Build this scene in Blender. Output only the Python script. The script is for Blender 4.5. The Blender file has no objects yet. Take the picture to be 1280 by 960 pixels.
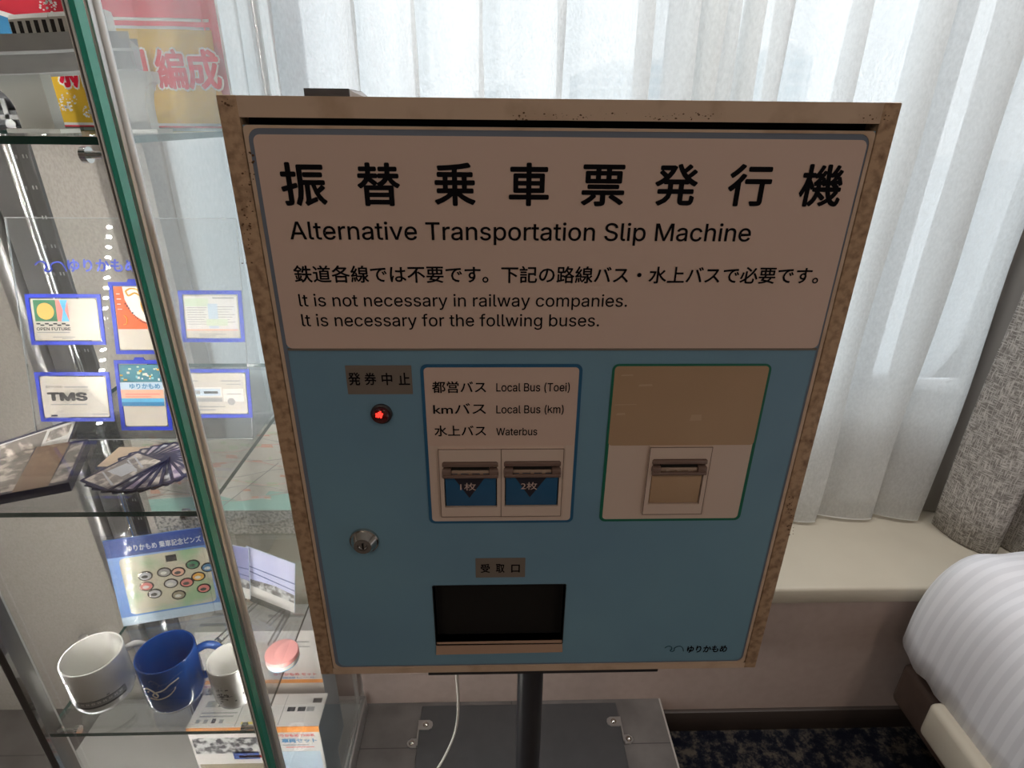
import bpy, bmesh, math, random
from mathutils import Vector, Matrix
random.seed(7)
S = bpy.context.scene
COL = S.collection

# ------------------------------------------------------------------ camera, sky, light, exposure
F = 725.0
CAMP = Vector((-0.06042, -0.56077, 1.45))
PITCH, ROLL, YAW = 0.42979, -0.010474, 0.0305
_f = Vector((math.sin(YAW)*math.cos(PITCH), math.cos(YAW)*math.cos(PITCH), -math.sin(PITCH)))
_r = Vector((math.cos(YAW), -math.sin(YAW), 0))
_d = _f.cross(_r)
RGT = math.cos(ROLL)*_r + math.sin(ROLL)*_d
DWN = -math.sin(ROLL)*_r + math.cos(ROLL)*_d
FWD = _f
cam = bpy.data.cameras.new('camera'); cam.sensor_width = 36; cam.lens = F*36/1280
cam.clip_start = 0.02; cam.clip_end = 3000
co = bpy.data.objects.new('camera', cam); COL.objects.link(co)
m = Matrix.Identity(4)
for i in range(3):
    m[i][0], m[i][1], m[i][2], m[i][3] = RGT[i], -DWN[i], -FWD[i], CAMP[i]
co.matrix_world = m
S.camera = co

W = bpy.data.worlds.new('sky'); S.world = W; W.use_nodes = True
bg = W.node_tree.nodes['Background']
bg.inputs[0].default_value = (0.90, 0.955, 1.0, 1); bg.inputs[1].default_value = 2.3

S.view_settings.view_transform = 'Standard'; S.view_settings.look = 'None'
S.view_settings.gamma = 1; S.view_settings.use_curve_mapping = False
S.view_settings.exposure = 0.0
try:
    S.cycles.use_denoising = True
    S.cycles.transparent_max_bounces = 40
    S.cycles.max_bounces = 12; S.cycles.diffuse_bounces = 5; S.cycles.transmission_bounces = 8
    S.cycles.caustics_reflective = False; S.cycles.caustics_refractive = False
    S.cycles.sample_clamp_indirect = 6
except Exception: pass

FLOOR = -0.122; CEIL = 2.28
def area(name, loc, rot, sx, sy, power, col):
    l = bpy.data.lights.new(name, 'AREA'); l.shape = 'RECTANGLE'; l.size = sx; l.size_y = sy
    l.energy = power; l.color = col
    o = bpy.data.objects.new(name, l); o.location = loc; o.rotation_euler = rot; COL.objects.link(o); return o
# recessed warm ceiling lamps of the room
LAMPS = [(-0.75, -1.3), (0.75, -1.3), (-0.75, -2.4), (0.75, -2.4)]
for (lx, ly) in LAMPS:
    area('ceiling_lamp_light', (lx, ly, CEIL-0.03), (0, 0, 0), 0.16, 0.16, 3.9, (1.0, 0.78, 0.62))
# added unseen fill lamps that brighten the sill, bed and sheer
for lx in (-1.3, -0.45, 0.45, 1.35):
    area('added_sill_fill_light', (lx, 0.30, CEIL-0.03), (0, 0, 0), 0.12, 0.12, 6.5, (1.0, 0.98, 0.97))
pl = area('window_daylight', (0.18, 1.13, 1.42), (math.radians(90), 0, 0), 2.6, 1.56, 1, (1, 1, 1))  # portal at the window opening, samples the sky, gives no light itself
pl.rotation_euler = (math.radians(-90), 0, 0); pl.data.cycles.is_portal = True

# ------------------------------------------------------------------ helpers
def ray(px, py): return RGT*((px-640)/F) + DWN*((py-480)/F) + FWD
def hit(px, py, p0, n):
    d = ray(px, py); p0 = Vector(p0); n = Vector(n)
    return CAMP + d*((p0-CAMP).dot(n)/d.dot(n))
def atY(px, py, y): return hit(px, py, (0, y, 0), (0, 1, 0))
def atZ(px, py, z): return hit(px, py, (0, 0, z), (0, 0, 1))
def atX(px, py, x): return hit(px, py, (x, 0, 0), (1, 0, 0))

def nodes(name):
    mt = bpy.data.materials.new(name); mt.use_nodes = True
    return mt, mt.node_tree.nodes, mt.node_tree.links
def pbsdf(n): return n['Principled BSDF']
def mat(name, c, rough=0.5, metal=0.0, spec=0.5, c2=None, scale=20, lo=0.4, hi=0.65, detail=4, bump=0, bscale=200, stretch=(1, 1, 1), emit=None, es=0, coat=0, trans=0):
    mt, n, l = nodes(name); b = pbsdf(n)
    b.inputs['Base Color'].default_value = (*c, 1); b.inputs['Roughness'].default_value = rough
    b.inputs['Metallic'].default_value = metal; b.inputs['Specular IOR Level'].default_value = spec
    if coat: b.inputs['Coat Weight'].default_value = coat
    tc = n.new('ShaderNodeTexCoord'); mp = n.new('ShaderNodeMapping'); mp.inputs['Scale'].default_value = stretch
    l.new(tc.outputs['Object'], mp.inputs[0])
    if c2:
        t = n.new('ShaderNodeTexNoise'); t.inputs['Scale'].default_value = scale; t.inputs['Detail'].default_value = detail
        l.new(mp.outputs[0], t.inputs['Vector'])
        r = n.new('ShaderNodeValToRGB'); r.color_ramp.elements[0].position = lo; r.color_ramp.elements[1].position = hi
        r.color_ramp.elements[0].color = (*c, 1); r.color_ramp.elements[1].color = (*c2, 1)
        l.new(t.outputs['Fac'], r.inputs[0]); l.new(r.outputs[0], b.inputs['Base Color'])
    if bump:
        t = n.new('ShaderNodeTexNoise'); t.inputs['Scale'].default_value = bscale; t.inputs['Detail'].default_value = 3
        l.new(mp.outputs[0], t.inputs['Vector'])
        bp = n.new('ShaderNodeBump'); bp.inputs['Strength'].default_value = bump; bp.inputs['Distance'].default_value = 0.002
        l.new(t.outputs['Fac'], bp.inputs['Height']); l.new(bp.outputs[0], b.inputs['Normal'])
    if emit:
        b.inputs['Emission Color'].default_value = (*emit, 1); b.inputs['Emission Strength'].default_value = es
    if trans: b.inputs['Transmission Weight'].default_value = trans
    return mt
def glassy(name, tint=(0.97, 0.99, 0.98), ior=1.5, rough=0.02, gain=1.0, haze=0.0):
    mt, n, l = nodes(name); n.remove(pbsdf(n)); out = n['Material Output']
    tr = n.new('ShaderNodeBsdfTransparent'); tr.inputs[0].default_value = (*tint, 1)
    gl = n.new('ShaderNodeBsdfGlossy'); gl.inputs['Roughness'].default_value = rough
    fr = n.new('ShaderNodeFresnel'); fr.inputs[0].default_value = ior
    mu = n.new('ShaderNodeMath'); mu.operation = 'MULTIPLY'; mu.inputs[1].default_value = gain; mu.use_clamp = True
    l.new(fr.outputs[0], mu.inputs[0])
    mx = n.new('ShaderNodeMixShader'); l.new(mu.outputs[0], mx.inputs[0]); l.new(tr.outputs[0], mx.inputs[1]); l.new(gl.outputs[0], mx.inputs[2])
    last = mx
    if haze:
        df = n.new('ShaderNodeBsdfDiffuse'); df.inputs[0].default_value = (0.85, 0.88, 0.9, 1)
        m2 = n.new('ShaderNodeMixShader'); m2.inputs[0].default_value = haze
        l.new(mx.outputs[0], m2.inputs[1]); l.new(df.outputs[0], m2.inputs[2]); last = m2
    l.new(last.outputs[0], out.inputs[0]); return mt
def paper(name, c, tr=0.35, rough=0.6):
    mt, n, l = nodes(name); n.remove(pbsdf(n)); out = n['Material Output']
    d = n.new('ShaderNodeBsdfDiffuse'); d.inputs[0].default_value = (*c, 1)
    t = n.new('ShaderNodeBsdfTranslucent'); t.inputs[0].default_value = (*c, 1)
    mx = n.new('ShaderNodeMixShader'); mx.inputs[0].default_value = tr
    l.new(d.outputs[0], mx.inputs[1]); l.new(t.outputs[0], mx.inputs[2]); l.new(mx.outputs[0], out.inputs[0]); return mt

class MB:
    def __init__(s, T=None): s.v = []; s.f = []; s.mi = []; s.T = T or Matrix.Identity(4)
    def add(s, vs, fs, m=0):
        o = len(s.v); s.v += [s.T @ Vector(v) for v in vs]
        s.f += [[i+o for i in f] for f in fs]; s.mi += [m]*len(fs); return s
    def box(s, x0, x1, y0, y1, z0, z1, m=0, bev=0, seg=2):
        if x0 > x1: x0, x1 = x1, x0
        if y0 > y1: y0, y1 = y1, y0
        if z0 > z1: z0, z1 = z1, z0
        vs = [(x, y, z) for z in (z0, z1) for y in (y0, y1) for x in (x0, x1)]
        fs = [(0, 2, 3, 1), (4, 5, 7, 6), (0, 1, 5, 4), (2, 6, 7, 3), (0, 4, 6, 2), (1, 3, 7, 5)]
        if bev:
            bm = bmesh.new(); bv = [bm.verts.new(v) for v in vs]
            for f in fs: bm.faces.new([bv[i] for i in f])
            bmesh.ops.bevel(bm, geom=bm.edges[:], offset=bev, segments=seg, affect='EDGES', profile=0.5)
            bm.verts.index_update(); vs = [v.co[:] for v in bm.verts]; fs = [[v.index for v in f.verts] for f in bm.faces]; bm.free()
        return s.add(vs, fs, m)
    def cyl(s, p0, p1, r0, r1=None, n=20, m=0, cap=True):
        p0 = Vector(p0); p1 = Vector(p1); r1 = r0 if r1 is None else r1
        a = (p1-p0).normalized(); u = a.orthogonal().normalized(); w = a.cross(u)
        vs = []
        for p, r in ((p0, r0), (p1, r1)):
            for i in range(n):
                t = 2*math.pi*i/n; vs.append(p + u*(r*math.cos(t)) + w*(r*math.sin(t)))
        fs = [(i, (i+1) % n, n+(i+1) % n, n+i) for i in range(n)]
        if cap: fs += [list(range(n))[::-1], list(range(n, 2*n))]
        return s.add(vs, fs, m)
    def lathe(s, prof, c=(0, 0, 0), n=32, m=0, axis='z'):
        vs = []; fs = []
        for (r, z) in prof:
            for i in range(n):
                t = 2*math.pi*i/n; x, y = r*math.cos(t), r*math.sin(t)
                vs.append((c[0]+x, c[1]+y, c[2]+z) if axis == 'z' else (c[0]+x, c[1]-z, c[2]+y))
        k = len(prof)
        for j in range(k-1):
            for i in range(n):
                fs.append((j*n+i, j*n+(i+1) % n, (j+1)*n+(i+1) % n, (j+1)*n+i))
        return s.add(vs, fs, m)
    def tube(s, pts, r, n=10, m=0):
        pts = [Vector(p) for p in pts]; vs = []; fs = []; up = None
        for i, p in enumerate(pts):
            a = (pts[min(i+1, len(pts)-1)]-pts[max(i-1, 0)]).normalized()
            u = a.orthogonal().normalized() if up is None else (up - a*up.dot(a)).normalized()
            up = u; w = a.cross(u)
            rr = r[i] if isinstance(r, (list, tuple)) else r
            for k in range(n):
                t = 2*math.pi*k/n; vs.append(p+u*(rr*math.cos(t))+w*(rr*math.sin(t)))
        for i in range(len(pts)-1):
            for k in range(n): fs.append((i*n+k, i*n+(k+1) % n, (i+1)*n+(k+1) % n, (i+1)*n+k))
        fs += [list(range(n))[::-1], [(len(pts)-1)*n+k for k in range(n)]]
        return s.add(vs, fs, m)
    def prism(s, poly, O, R, U, th, m=0):
        """polygon in the (R,U) plane at O, thickened by th along R x U"""
        O, R, U = Vector(O), Vector(R), Vector(U); N = R.cross(U).normalized()
        n = len(poly); a = [O+R*x+U*y for x, y in poly]; b = [p+N*th for p in a]
        return s.add(a+b, [list(range(n))[::-1], list(range(n, 2*n))]+[(i, (i+1) % n, n+(i+1) % n, n+i) for i in range(n)], m)
    def slab(s, q, th, m=0):
        """quad q (4 points) thickened by th against its normal"""
        q = [Vector(p) for p in q]; N = (q[1]-q[0]).cross(q[3]-q[0]).normalized()
        b = [p-N*th for p in q]
        return s.add(q+b, [(0, 1, 2, 3), (7, 6, 5, 4), (0, 4, 5, 1), (1, 5, 6, 2), (2, 6, 7, 3), (3, 7, 4, 0)], m)
    def ring(s, outer, inner, O, R, U, th, m=0):
        """flat frame between two polygons of equal length"""
        O, R, U = Vector(O), Vector(R), Vector(U); N = R.cross(U).normalized(); n = len(outer)
        a = [O+R*x+U*y for x, y in outer]; b = [O+R*x+U*y for x, y in inner]
        fs = []
        for i in range(n):
            j = (i+1) % n
            fs += [(2*n+i, 2*n+j, 3*n+j, 3*n+i), (i, n+i, n+j, j), (i, j, 2*n+j, 2*n+i), (n+i, 3*n+i, 3*n+j, n+j)]
        return s.add(a+b+[p+N*th for p in a]+[p+N*th for p in b], fs, m)
    def sheet(s, path, z0, z1, nz=8, th=0, m=0, fn=None):
        """cloth hung along a plan path"""
        n = len(path); vs = []; fs = []
        for j in range(nz+1):
            z = z0+(z1-z0)*j/nz
            for i, (x, y) in enumerate(path):
                vs.append(fn(x, y, z, i) if fn else (x, y, z))
        for j in range(nz):
            for i in range(n-1): fs.append((j*n+i, j*n+i+1, (j+1)*n+i+1, (j+1)*n+i))
        return s.add(vs, fs, m)
    def text(s, txt, O, R, U, w, h, bold=0.0, shear=0.0, m=0, ext=0.00012):
        """lettering whose ink box is fitted to w x h with its lower left corner at O"""
        lat = all(ord(c) < 256 for c in txt)
        k = (txt, shear)
        if k not in TX:
            cu = bpy.data.curves.new('t', 'FONT'); cu.body = txt; cu.shear = shear; cu.resolution_u = 3
            if lat and LATIN: cu.font = LATIN
            ob = bpy.data.objects.new('t', cu); COL.objects.link(ob); bpy.context.view_layer.update()
            me = bpy.data.meshes.new_from_object(ob.evaluated_get(bpy.context.evaluated_depsgraph_get()))
            TX[k] = ([v.co.copy() for v in me.vertices], [list(p.vertices) for p in me.polygons])
            bpy.data.objects.remove(ob); bpy.data.curves.remove(cu); bpy.data.meshes.remove(me)
        vs, fs = TX[k]
        if not vs: return s
        xs = [v.x for v in vs]; ys = [v.y for v in vs]; x0, y0 = min(xs), min(ys)
        sx = w/max(1e-6, max(xs)-x0+2*bold); sy = h/max(1e-6, max(ys)-y0+2*bold)
        O, R, U = Vector(O), Vector(R), Vector(U); N = R.cross(U).normalized()
        offs = [(0, 0)] if not bold else [(math.cos(a*math.pi/4)*bold, math.sin(a*math.pi/4)*bold) for a in range(8)]
        for n, (ox, oy) in enumerate(offs):
            s.add([O+R*((v.x-x0+bold+ox)*sx)+U*((v.y-y0+bold+oy)*sy)+N*(ext+n*0.000006) for v in vs], fs, m)
        return s
    def build(s, name, mats, parent=None, smooth=35, kind=None):
        off = parent_origin(parent)
        me = bpy.data.meshes.new(name); me.from_pydata([tuple(v-off) for v in s.v], [], s.f); me.update()
        mats = mats if isinstance(mats, (list, tuple)) else [mats]
        for mt in mats: me.materials.append(mt)
        me.polygons.foreach_set('material_index', s.mi)
        if smooth:
            me.polygons.foreach_set('use_smooth', [True]*len(me.polygons)); me.set_sharp_from_angle(angle=math.radians(smooth))
        o = bpy.data.objects.new(name, me); COL.objects.link(o)
        if parent: o.parent = parent
        if kind: o['kind'] = kind
        return o
TX = {}
try:
    LATIN = bpy.data.fonts.load(bpy.utils.system_resource('DATAFILES', path='fonts') + '/Inter.woff2')
except Exception:
    LATIN = None
def parent_origin(p):
    v = Vector((0, 0, 0))
    while p: v += p.location; p = p.parent
    return v
def tag(o, label, cat, group=None, kind=None):
    o['label'] = label; o['category'] = cat
    if group: o['group'] = group
    if kind: o['kind'] = kind
    return o
def empty(name, loc, label, cat, group=None):
    o = bpy.data.objects.new(name, None); o.empty_display_size = 0.05; o.location = loc; COL.objects.link(o)
    return tag(o, label, cat, group)
def rrect(x0, x1, z0, z1, r, n=5):
    p = []
    for cx, cz, a in ((x1-r, z0+r, -90), (x1-r, z1-r, 0), (x0+r, z1-r, 90), (x0+r, z0+r, 180)):
        for i in range(n+1):
            t = math.radians(a+90*i/n); p.append((cx+r*math.cos(t), cz+r*math.sin(t)))
    return p
X1, Y1, Z1 = Vector((1, 0, 0)), Vector((0, 1, 0)), Vector((0, 0, 1))

# ------------------------------------------------------------------ materials
M = {}
M['wall'] = mat('greige_wallpaper', (0.42, 0.385, 0.35), 0.8, c2=(0.36, 0.33, 0.30), scale=260, detail=2, stretch=(1, 1, 0.6), bump=0.25, bscale=300)
M['wall_low'] = mat('under_sill_paint', (0.56, 0.46, 0.42), 0.75, c2=(0.53, 0.43, 0.39), scale=40, bump=0.1, bscale=300)
M['white_wall'] = mat('white_wall_paint', (0.78, 0.78, 0.76), 0.7)
M['ceil'] = mat('ceiling_paint', (0.75, 0.73, 0.70), 0.8)
M['sill'] = mat('cream_sill_laminate', (0.58, 0.53, 0.43), 0.42, c2=(0.55, 0.50, 0.405), scale=6)
M['skirt'] = mat('dark_brown_skirting', (0.055, 0.042, 0.036), 0.5)
M['dark_wood'] = mat('dark_wood_wall', (0.05, 0.035, 0.03), 0.5, c2=(0.03, 0.02, 0.018), scale=6, stretch=(12, 12, 1))
M['frame_white'] = mat('white_window_frame', (0.80, 0.81, 0.80), 0.4)
M['frame_gray'] = mat('grey_window_stile', (0.60, 0.62, 0.65), 0.4)
M['pane'] = glassy('window_glass', (0.97, 0.985, 0.985), 1.45, 0.0)
M['glass'] = glassy('showcase_glass', (0.985, 0.995, 0.99), 1.5, 0.0, 0.38)
M['acryl'] = glassy('clear_acrylic', (0.98, 0.985, 0.985), 1.49, 0.03, 0.8, 0.02)
M['film'] = glassy('clear_plastic_film', (0.985, 0.985, 0.985), 1.45, 0.08, 0.3, 0.0)
M['glass_edge'] = mat('green_glass_edge', (0.05, 0.46, 0.33), 0.15, spec=0.8, trans=0.35)
M['glass_edge_dark'] = mat('deep_green_shelf_edge', (0.012, 0.075, 0.06), 0.12, spec=0.8)
M['alu'] = mat('brushed_aluminium', (0.62, 0.61, 0.60), 0.33, metal=0.85)
M['pale_trim'] = mat('pale_grey_trim', (0.80, 0.80, 0.79), 0.35)
M['alu_dark'] = mat('dark_aluminium', (0.16, 0.155, 0.15), 0.38, metal=0.8)
M['chrome'] = mat('chrome', (0.85, 0.85, 0.85), 0.12, metal=1.0)
M['led'] = mat('led_dot', (1, 1, 1), 0.3, emit=(1.0, 0.97, 0.92), es=460)
M['black'] = mat('black_print', (0.006, 0.006, 0.009), 0.8, spec=0.1)
M['cavity'] = mat('black_cavity', (0.004, 0.004, 0.004), 0.9)
M['cream_metal'] = mat('aged_cream_enamel', (0.64, 0.50, 0.38), 0.5, c2=(0.44, 0.31, 0.20), scale=26, lo=0.52, hi=0.80, detail=8, bump=0.12, bscale=60)
M['dirty_metal'] = mat('grimy_brown_edge', (0.50, 0.35, 0.225), 0.6, c2=(0.16, 0.09, 0.05), scale=120, lo=0.44, hi=0.80, detail=8, bump=0.4, bscale=240)
M['door_blue'] = mat('pale_blue_enamel', (0.19, 0.37, 0.50), 0.4, c2=(0.17, 0.33, 0.47), scale=5)
M['door_line'] = mat('blue_grey_line', (0.17, 0.215, 0.29), 0.4)
M['plate'] = mat('yellowed_white_plate', (0.70, 0.55, 0.48), 0.45, c2=(0.66, 0.52, 0.45), scale=3)
M['plate_low'] = mat('white_sticker', (0.68, 0.57, 0.50), 0.45)
M['tape'] = mat('kraft_masking_tape', (0.48, 0.34, 0.22), 0.6, c2=(0.44, 0.305, 0.19), scale=4, bump=0.05, bscale=20)
M['tape_mark'] = mat('worn_tape_mark', (0.54, 0.40, 0.27), 0.6)
M['label_tan'] = mat('tan_label_tape', (0.20, 0.175, 0.15), 0.5)
M['line_blue'] = mat('blue_outline', (0.025, 0.13, 0.27), 0.4)
M['line_green'] = mat('green_outline', (0.012, 0.16, 0.10), 0.4)
M['hood'] = mat('clear_brown_button_cover', (0.20, 0.14, 0.12), 0.2, spec=0.6)
M['hood_light'] = mat('pale_cover_lip', (0.42, 0.33, 0.27), 0.35)
M['btn_blue'] = mat('blue_button_face', (0.03, 0.12, 0.26), 0.25)
M['btn_dark'] = mat('dark_button_triangle', (0.025, 0.025, 0.04), 0.4)
M['btn_text'] = mat('pale_button_text', (0.62, 0.50, 0.46), 0.5)
M['slot_lip'] = mat('brown_tray_lip', (0.36, 0.24, 0.17), 0.45)
M['logo_teal'] = mat('teal_bird_print', (0.02, 0.10, 0.15), 0.5)
M['red_lens'] = mat('red_lamp_lens', (0.09, 0.003, 0.003), 0.12, spec=0.8, coat=0.5)
M['red_glow'] = mat('red_lamp_filament', (0.8, 0.03, 0.02), 0.3, emit=(1, 0.03, 0.02), es=2.6)
M['steel'] = mat('stainless_lock', (0.55, 0.53, 0.50), 0.16, metal=1.0)
M['zinc'] = mat('zinc_clip', (0.50, 0.49, 0.48), 0.3, metal=0.9)
M['base'] = mat('charcoal_base_plate', (0.062, 0.062, 0.065), 0.36, c2=(0.056, 0.056, 0.059), scale=30, bump=0.03, bscale=500)
M['pole'] = mat('black_pole', (0.03, 0.03, 0.036), 0.3)
M['cable'] = mat('white_cable', (0.72, 0.70, 0.66), 0.45)
M['black_plastic'] = mat('black_plastic', (0.03, 0.03, 0.035), 0.45)
M['grey_plastic'] = mat('mid_grey_plastic', (0.30, 0.29, 0.29), 0.5)

def tile_mat():
    mt, n, l = nodes('grey_stone_tile'); b = pbsdf(n); b.inputs['Roughness'].default_value = 0.55
    tc = n.new('ShaderNodeTexCoord'); br = n.new('ShaderNodeTexBrick')
    mp = n.new('ShaderNodeMapping'); mp.inputs['Location'].default_value = (0.02, -0.395, 0); l.new(tc.outputs['Object'], mp.inputs[0])
    br.offset = 0; br.inputs['Scale'].default_value = 1; br.inputs['Brick Width'].default_value = 3.0; br.inputs['Row Height'].default_value = 0.45
    br.inputs['Mortar Size'].default_value = 0.0012; br.inputs['Mortar Smooth'].default_value = 0
    br.inputs['Mortar'].default_value = (0.045, 0.04, 0.037, 1)
    no = n.new('ShaderNodeTexNoise'); no.inputs['Scale'].default_value = 11; no.inputs['Detail'].default_value = 8; l.new(tc.outputs['Object'], no.inputs['Vector'])
    r = n.new('ShaderNodeValToRGB'); r.color_ramp.elements[0].position = 0.3; r.color_ramp.elements[1].position = 0.72
    r.color_ramp.elements[0].color = (0.085, 0.075, 0.070, 1); r.color_ramp.elements[1].color = (0.145, 0.13, 0.122, 1)
    l.new(no.outputs['Fac'], r.inputs[0]); l.new(r.outputs[0], br.inputs['Color1']); l.new(r.outputs[0], br.inputs['Color2'])
    l.new(mp.outputs[0], br.inputs['Vector']); l.new(br.outputs['Color'], b.inputs['Base Color']); return mt
M['tile'] = tile_mat()
M['tile_edge'] = mat('pale_tile_trim', (0.34, 0.31, 0.28), 0.5)
def carpet_mat():
    mt, n, l = nodes('navy_mottled_carpet'); b = pbsdf(n); b.inputs['Roughness'].default_value = 0.95; b.inputs['Specular IOR Level'].default_value = 0.1
    tc = n.new('ShaderNodeTexCoord')
    no = n.new('ShaderNodeTexNoise'); no.inputs['Scale'].default_value = 26; no.inputs['Detail'].default_value = 9; no.inputs['Roughness'].default_value = 0.75
    l.new(tc.outputs['Object'], no.inputs['Vector'])
    r = n.new('ShaderNodeValToRGB'); e = r.color_ramp.elements
    e[0].position = 0.44; e[0].color = (0.006, 0.007, 0.014, 1); e[1].position = 0.60; e[1].color = (0.095, 0.08, 0.064, 1)
    x = e.new(0.50); x.color = (0.015, 0.016, 0.022, 1)
    l.new(no.outputs['Fac'], r.inputs[0]); l.new(r.outputs[0], b.inputs['Base Color'])
    n2 = n.new('ShaderNodeTexNoise'); n2.inputs['Scale'].default_value = 700; l.new(tc.outputs['Object'], n2.inputs['Vector'])
    bp = n.new('ShaderNodeBump'); bp.inputs['Strength'].default_value = 0.8; bp.inputs['Distance'].default_value = 0.004
    l.new(n2.outputs['Fac'], bp.inputs['Height']); l.new(bp.outputs[0], b.inputs['Normal']); return mt
M['carpet'] = carpet_mat()
def sheer_mat():
    mt, n, l = nodes('white_sheer_voile'); n.remove(pbsdf(n)); out = n['Material Output']
    tr = n.new('ShaderNodeBsdfTransparent'); tl = n.new('ShaderNodeBsdfTranslucent'); df = n.new('ShaderNodeBsdfDiffuse')
    tl.inputs[0].default_value = (0.96, 0.97, 0.97, 1); df.inputs[0].default_value = (0.95, 0.95, 0.94, 1)
    m1 = n.new('ShaderNodeMixShader'); m1.inputs[0].default_value = 0.28; l.new(tl.outputs[0], m1.inputs[1]); l.new(df.outputs[0], m1.inputs[2])
    tc = n.new('ShaderNodeTexCoord'); mp = n.new('ShaderNodeMapping'); mp.inputs['Scale'].default_value = (1, 1, 0.55)
    no = n.new('ShaderNodeTexNoise'); no.inputs['Scale'].default_value = 190; no.inputs['Detail'].default_value = 2
    l.new(tc.outputs['Object'], mp.inputs[0]); l.new(mp.outputs[0], no.inputs['Vector'])
    mr = n.new('ShaderNodeMapRange'); mr.inputs['From Min'].default_value = 0.3; mr.inputs['From Max'].default_value = 0.7
    mr.inputs['To Min'].default_value = 0.55; mr.inputs['To Max'].default_value = 0.66; l.new(no.outputs['Fac'], mr.inputs['Value'])
    m2 = n.new('ShaderNodeMixShader'); l.new(mr.outputs[0], m2.inputs[0]); l.new(tr.outputs[0], m2.inputs[1]); l.new(m1.outputs[0], m2.inputs[2])
    l.new(m2.outputs[0], out.inputs[0]); return mt
M['sheer'] = sheer_mat()
def weave_mat(name, ca, cb, sc=330):
    mt, n, l = nodes(name); b = pbsdf(n); b.inputs['Roughness'].default_value = 0.9; b.inputs['Specular IOR Level'].default_value = 0.2
    tc = n.new('ShaderNodeTexCoord'); fac = []
    for st in ((sc, sc, sc*0.10), (sc*0.14, sc*0.14, sc*1.0)):
        mp = n.new('ShaderNodeMapping'); mp.inputs['Scale'].default_value = st; l.new(tc.outputs['Object'], mp.inputs[0])
        no = n.new('ShaderNodeTexNoise'); no.inputs['Scale'].default_value = 1; no.inputs['Detail'].default_value = 1; l.new(mp.outputs[0], no.inputs['Vector']); fac.append(no)
    mx = n.new('ShaderNodeMath'); mx.operation = 'MAXIMUM'; l.new(fac[0].outputs['Fac'], mx.inputs[0]); l.new(fac[1].outputs['Fac'], mx.inputs[1])
    r = n.new('ShaderNodeValToRGB'); r.color_ramp.elements[0].position = 0.46; r.color_ramp.elements[1].position = 0.68
    r.color_ramp.elements[0].color = (*ca, 1); r.color_ramp.elements[1].color = (*cb, 1)
    l.new(mx.outputs[0], r.inputs[0]); l.new(r.outputs[0], b.inputs['Base Color'])
    bp = n.new('ShaderNodeBump'); bp.inputs['Strength'].default_value = 0.6; bp.inputs['Distance'].default_value = 0.002
    l.new(mx.outputs[0], bp.inputs['Height']); l.new(bp.outputs[0], b.inputs['Normal']); return mt
M['drape'] = weave_mat('grey_woven_drape', (0.20, 0.185, 0.17), (0.55, 0.52, 0.49), 430)
M['lining'] = mat('smooth_grey_lining', (0.36, 0.345, 0.325), 0.8)
def duvet_mat():
    mt, n, l = nodes('white_satin_stripe_cotton'); b = pbsdf(n)
    tc = n.new('ShaderNodeTexCoord'); wv = n.new('ShaderNodeTexWave'); wv.bands_direction = 'Y'; wv.wave_profile = 'SIN'
    wv.inputs['Scale'].default_value = 12; wv.inputs['Distortion'].default_value = 0.35; wv.inputs['Detail Scale'].default_value = 0.6
    l.new(tc.outputs['Object'], wv.inputs['Vector'])
    r = n.new('ShaderNodeValToRGB'); r.color_ramp.elements[0].position = 0.42; r.color_ramp.elements[1].position = 0.58
    r.color_ramp.elements[0].color = (0.77, 0.78, 0.83, 1); r.color_ramp.elements[1].color = (0.86, 0.87, 0.92, 1)
    l.new(wv.outputs['Fac'], r.inputs[0]); l.new(r.outputs[0], b.inputs['Base Color'])
    b.inputs['Roughness'].default_value = 0.6; b.inputs['Sheen Weight'].default_value = 0.2; return mt
M['duvet'] = duvet_mat()
M['bed_brown'] = mat('dark_brown_leatherette', (0.085, 0.055, 0.042), 0.55, c2=(0.07, 0.045, 0.035), scale=30, bump=0.2, bscale=300)
M['bed_cream'] = mat('cream_bed_rail', (0.60, 0.55, 0.45), 0.6, bump=0.1, bscale=400)

# ------------------------------------------------------------------ the setting
WY = 0.52
mb = MB(); mb.box(-2.6, 2.6, -3.2, 1.4, FLOOR-0.1, FLOOR); mb.build('floor', M['carpet'], kind='structure', smooth=0)
mb = MB(); mb.box(-2.6, 2.6, -3.2, 1.4, CEIL, CEIL+0.1); mb.build('ceiling', M['ceil'], kind='structure', smooth=0)
mb = MB(); mb.box(-2.7, -2.6, -3.2, 1.4, FLOOR, CEIL); mb.build('wall_left', M['wall'], kind='structure', smooth=0)
mb = MB(); mb.box(2.6, 2.7, -3.2, 1.4, FLOOR, CEIL); mb.build('wall_right', M['wall'], kind='structure', smooth=0)
mb = MB(); mb.box(-2.6, 2.6, -3.3, -3.2, FLOOR, CEIL); mb.build('wall_front', M['wall'], kind='structure', smooth=0)
# window wall: tall pier behind the showcase, low wall under the sill, dark pier beside the bed
mb = MB()
mb.box(-2.6, -0.66, WY, 0.60, FLOOR, CEIL, 0); mb.box(-2.6, -1.10, 0.60, 1.12, FLOOR, CEIL, 2)
mb.box(-0.66, 1.46, WY, 0.62, FLOOR, 0.362, 1)
mb.box(-1.10, 1.46, 0.93, 1.12, 0.362, 0.69, 2)
mb.box(-1.10, 1.46, 0.93, 1.12, 2.18, CEIL, 2); mb.box(-1.10, -0.66, 0.60, 0.93, FLOOR, 0.36, 2)
mb.box(1.46, 2.6, WY, 1.12, FLOOR, CEIL, 3)
mb.build('wall_back', [M['wall'], M['wall_low'], M['white_wall'], M['dark_wood']], kind='structure', smooth=0)
mb = MB(); mb.box(0.40, 1.46, WY-0.012, WY, FLOOR, -0.045, bev=0.002); mb.build('baseboard_back', M['skirt'], kind='structure')
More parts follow.
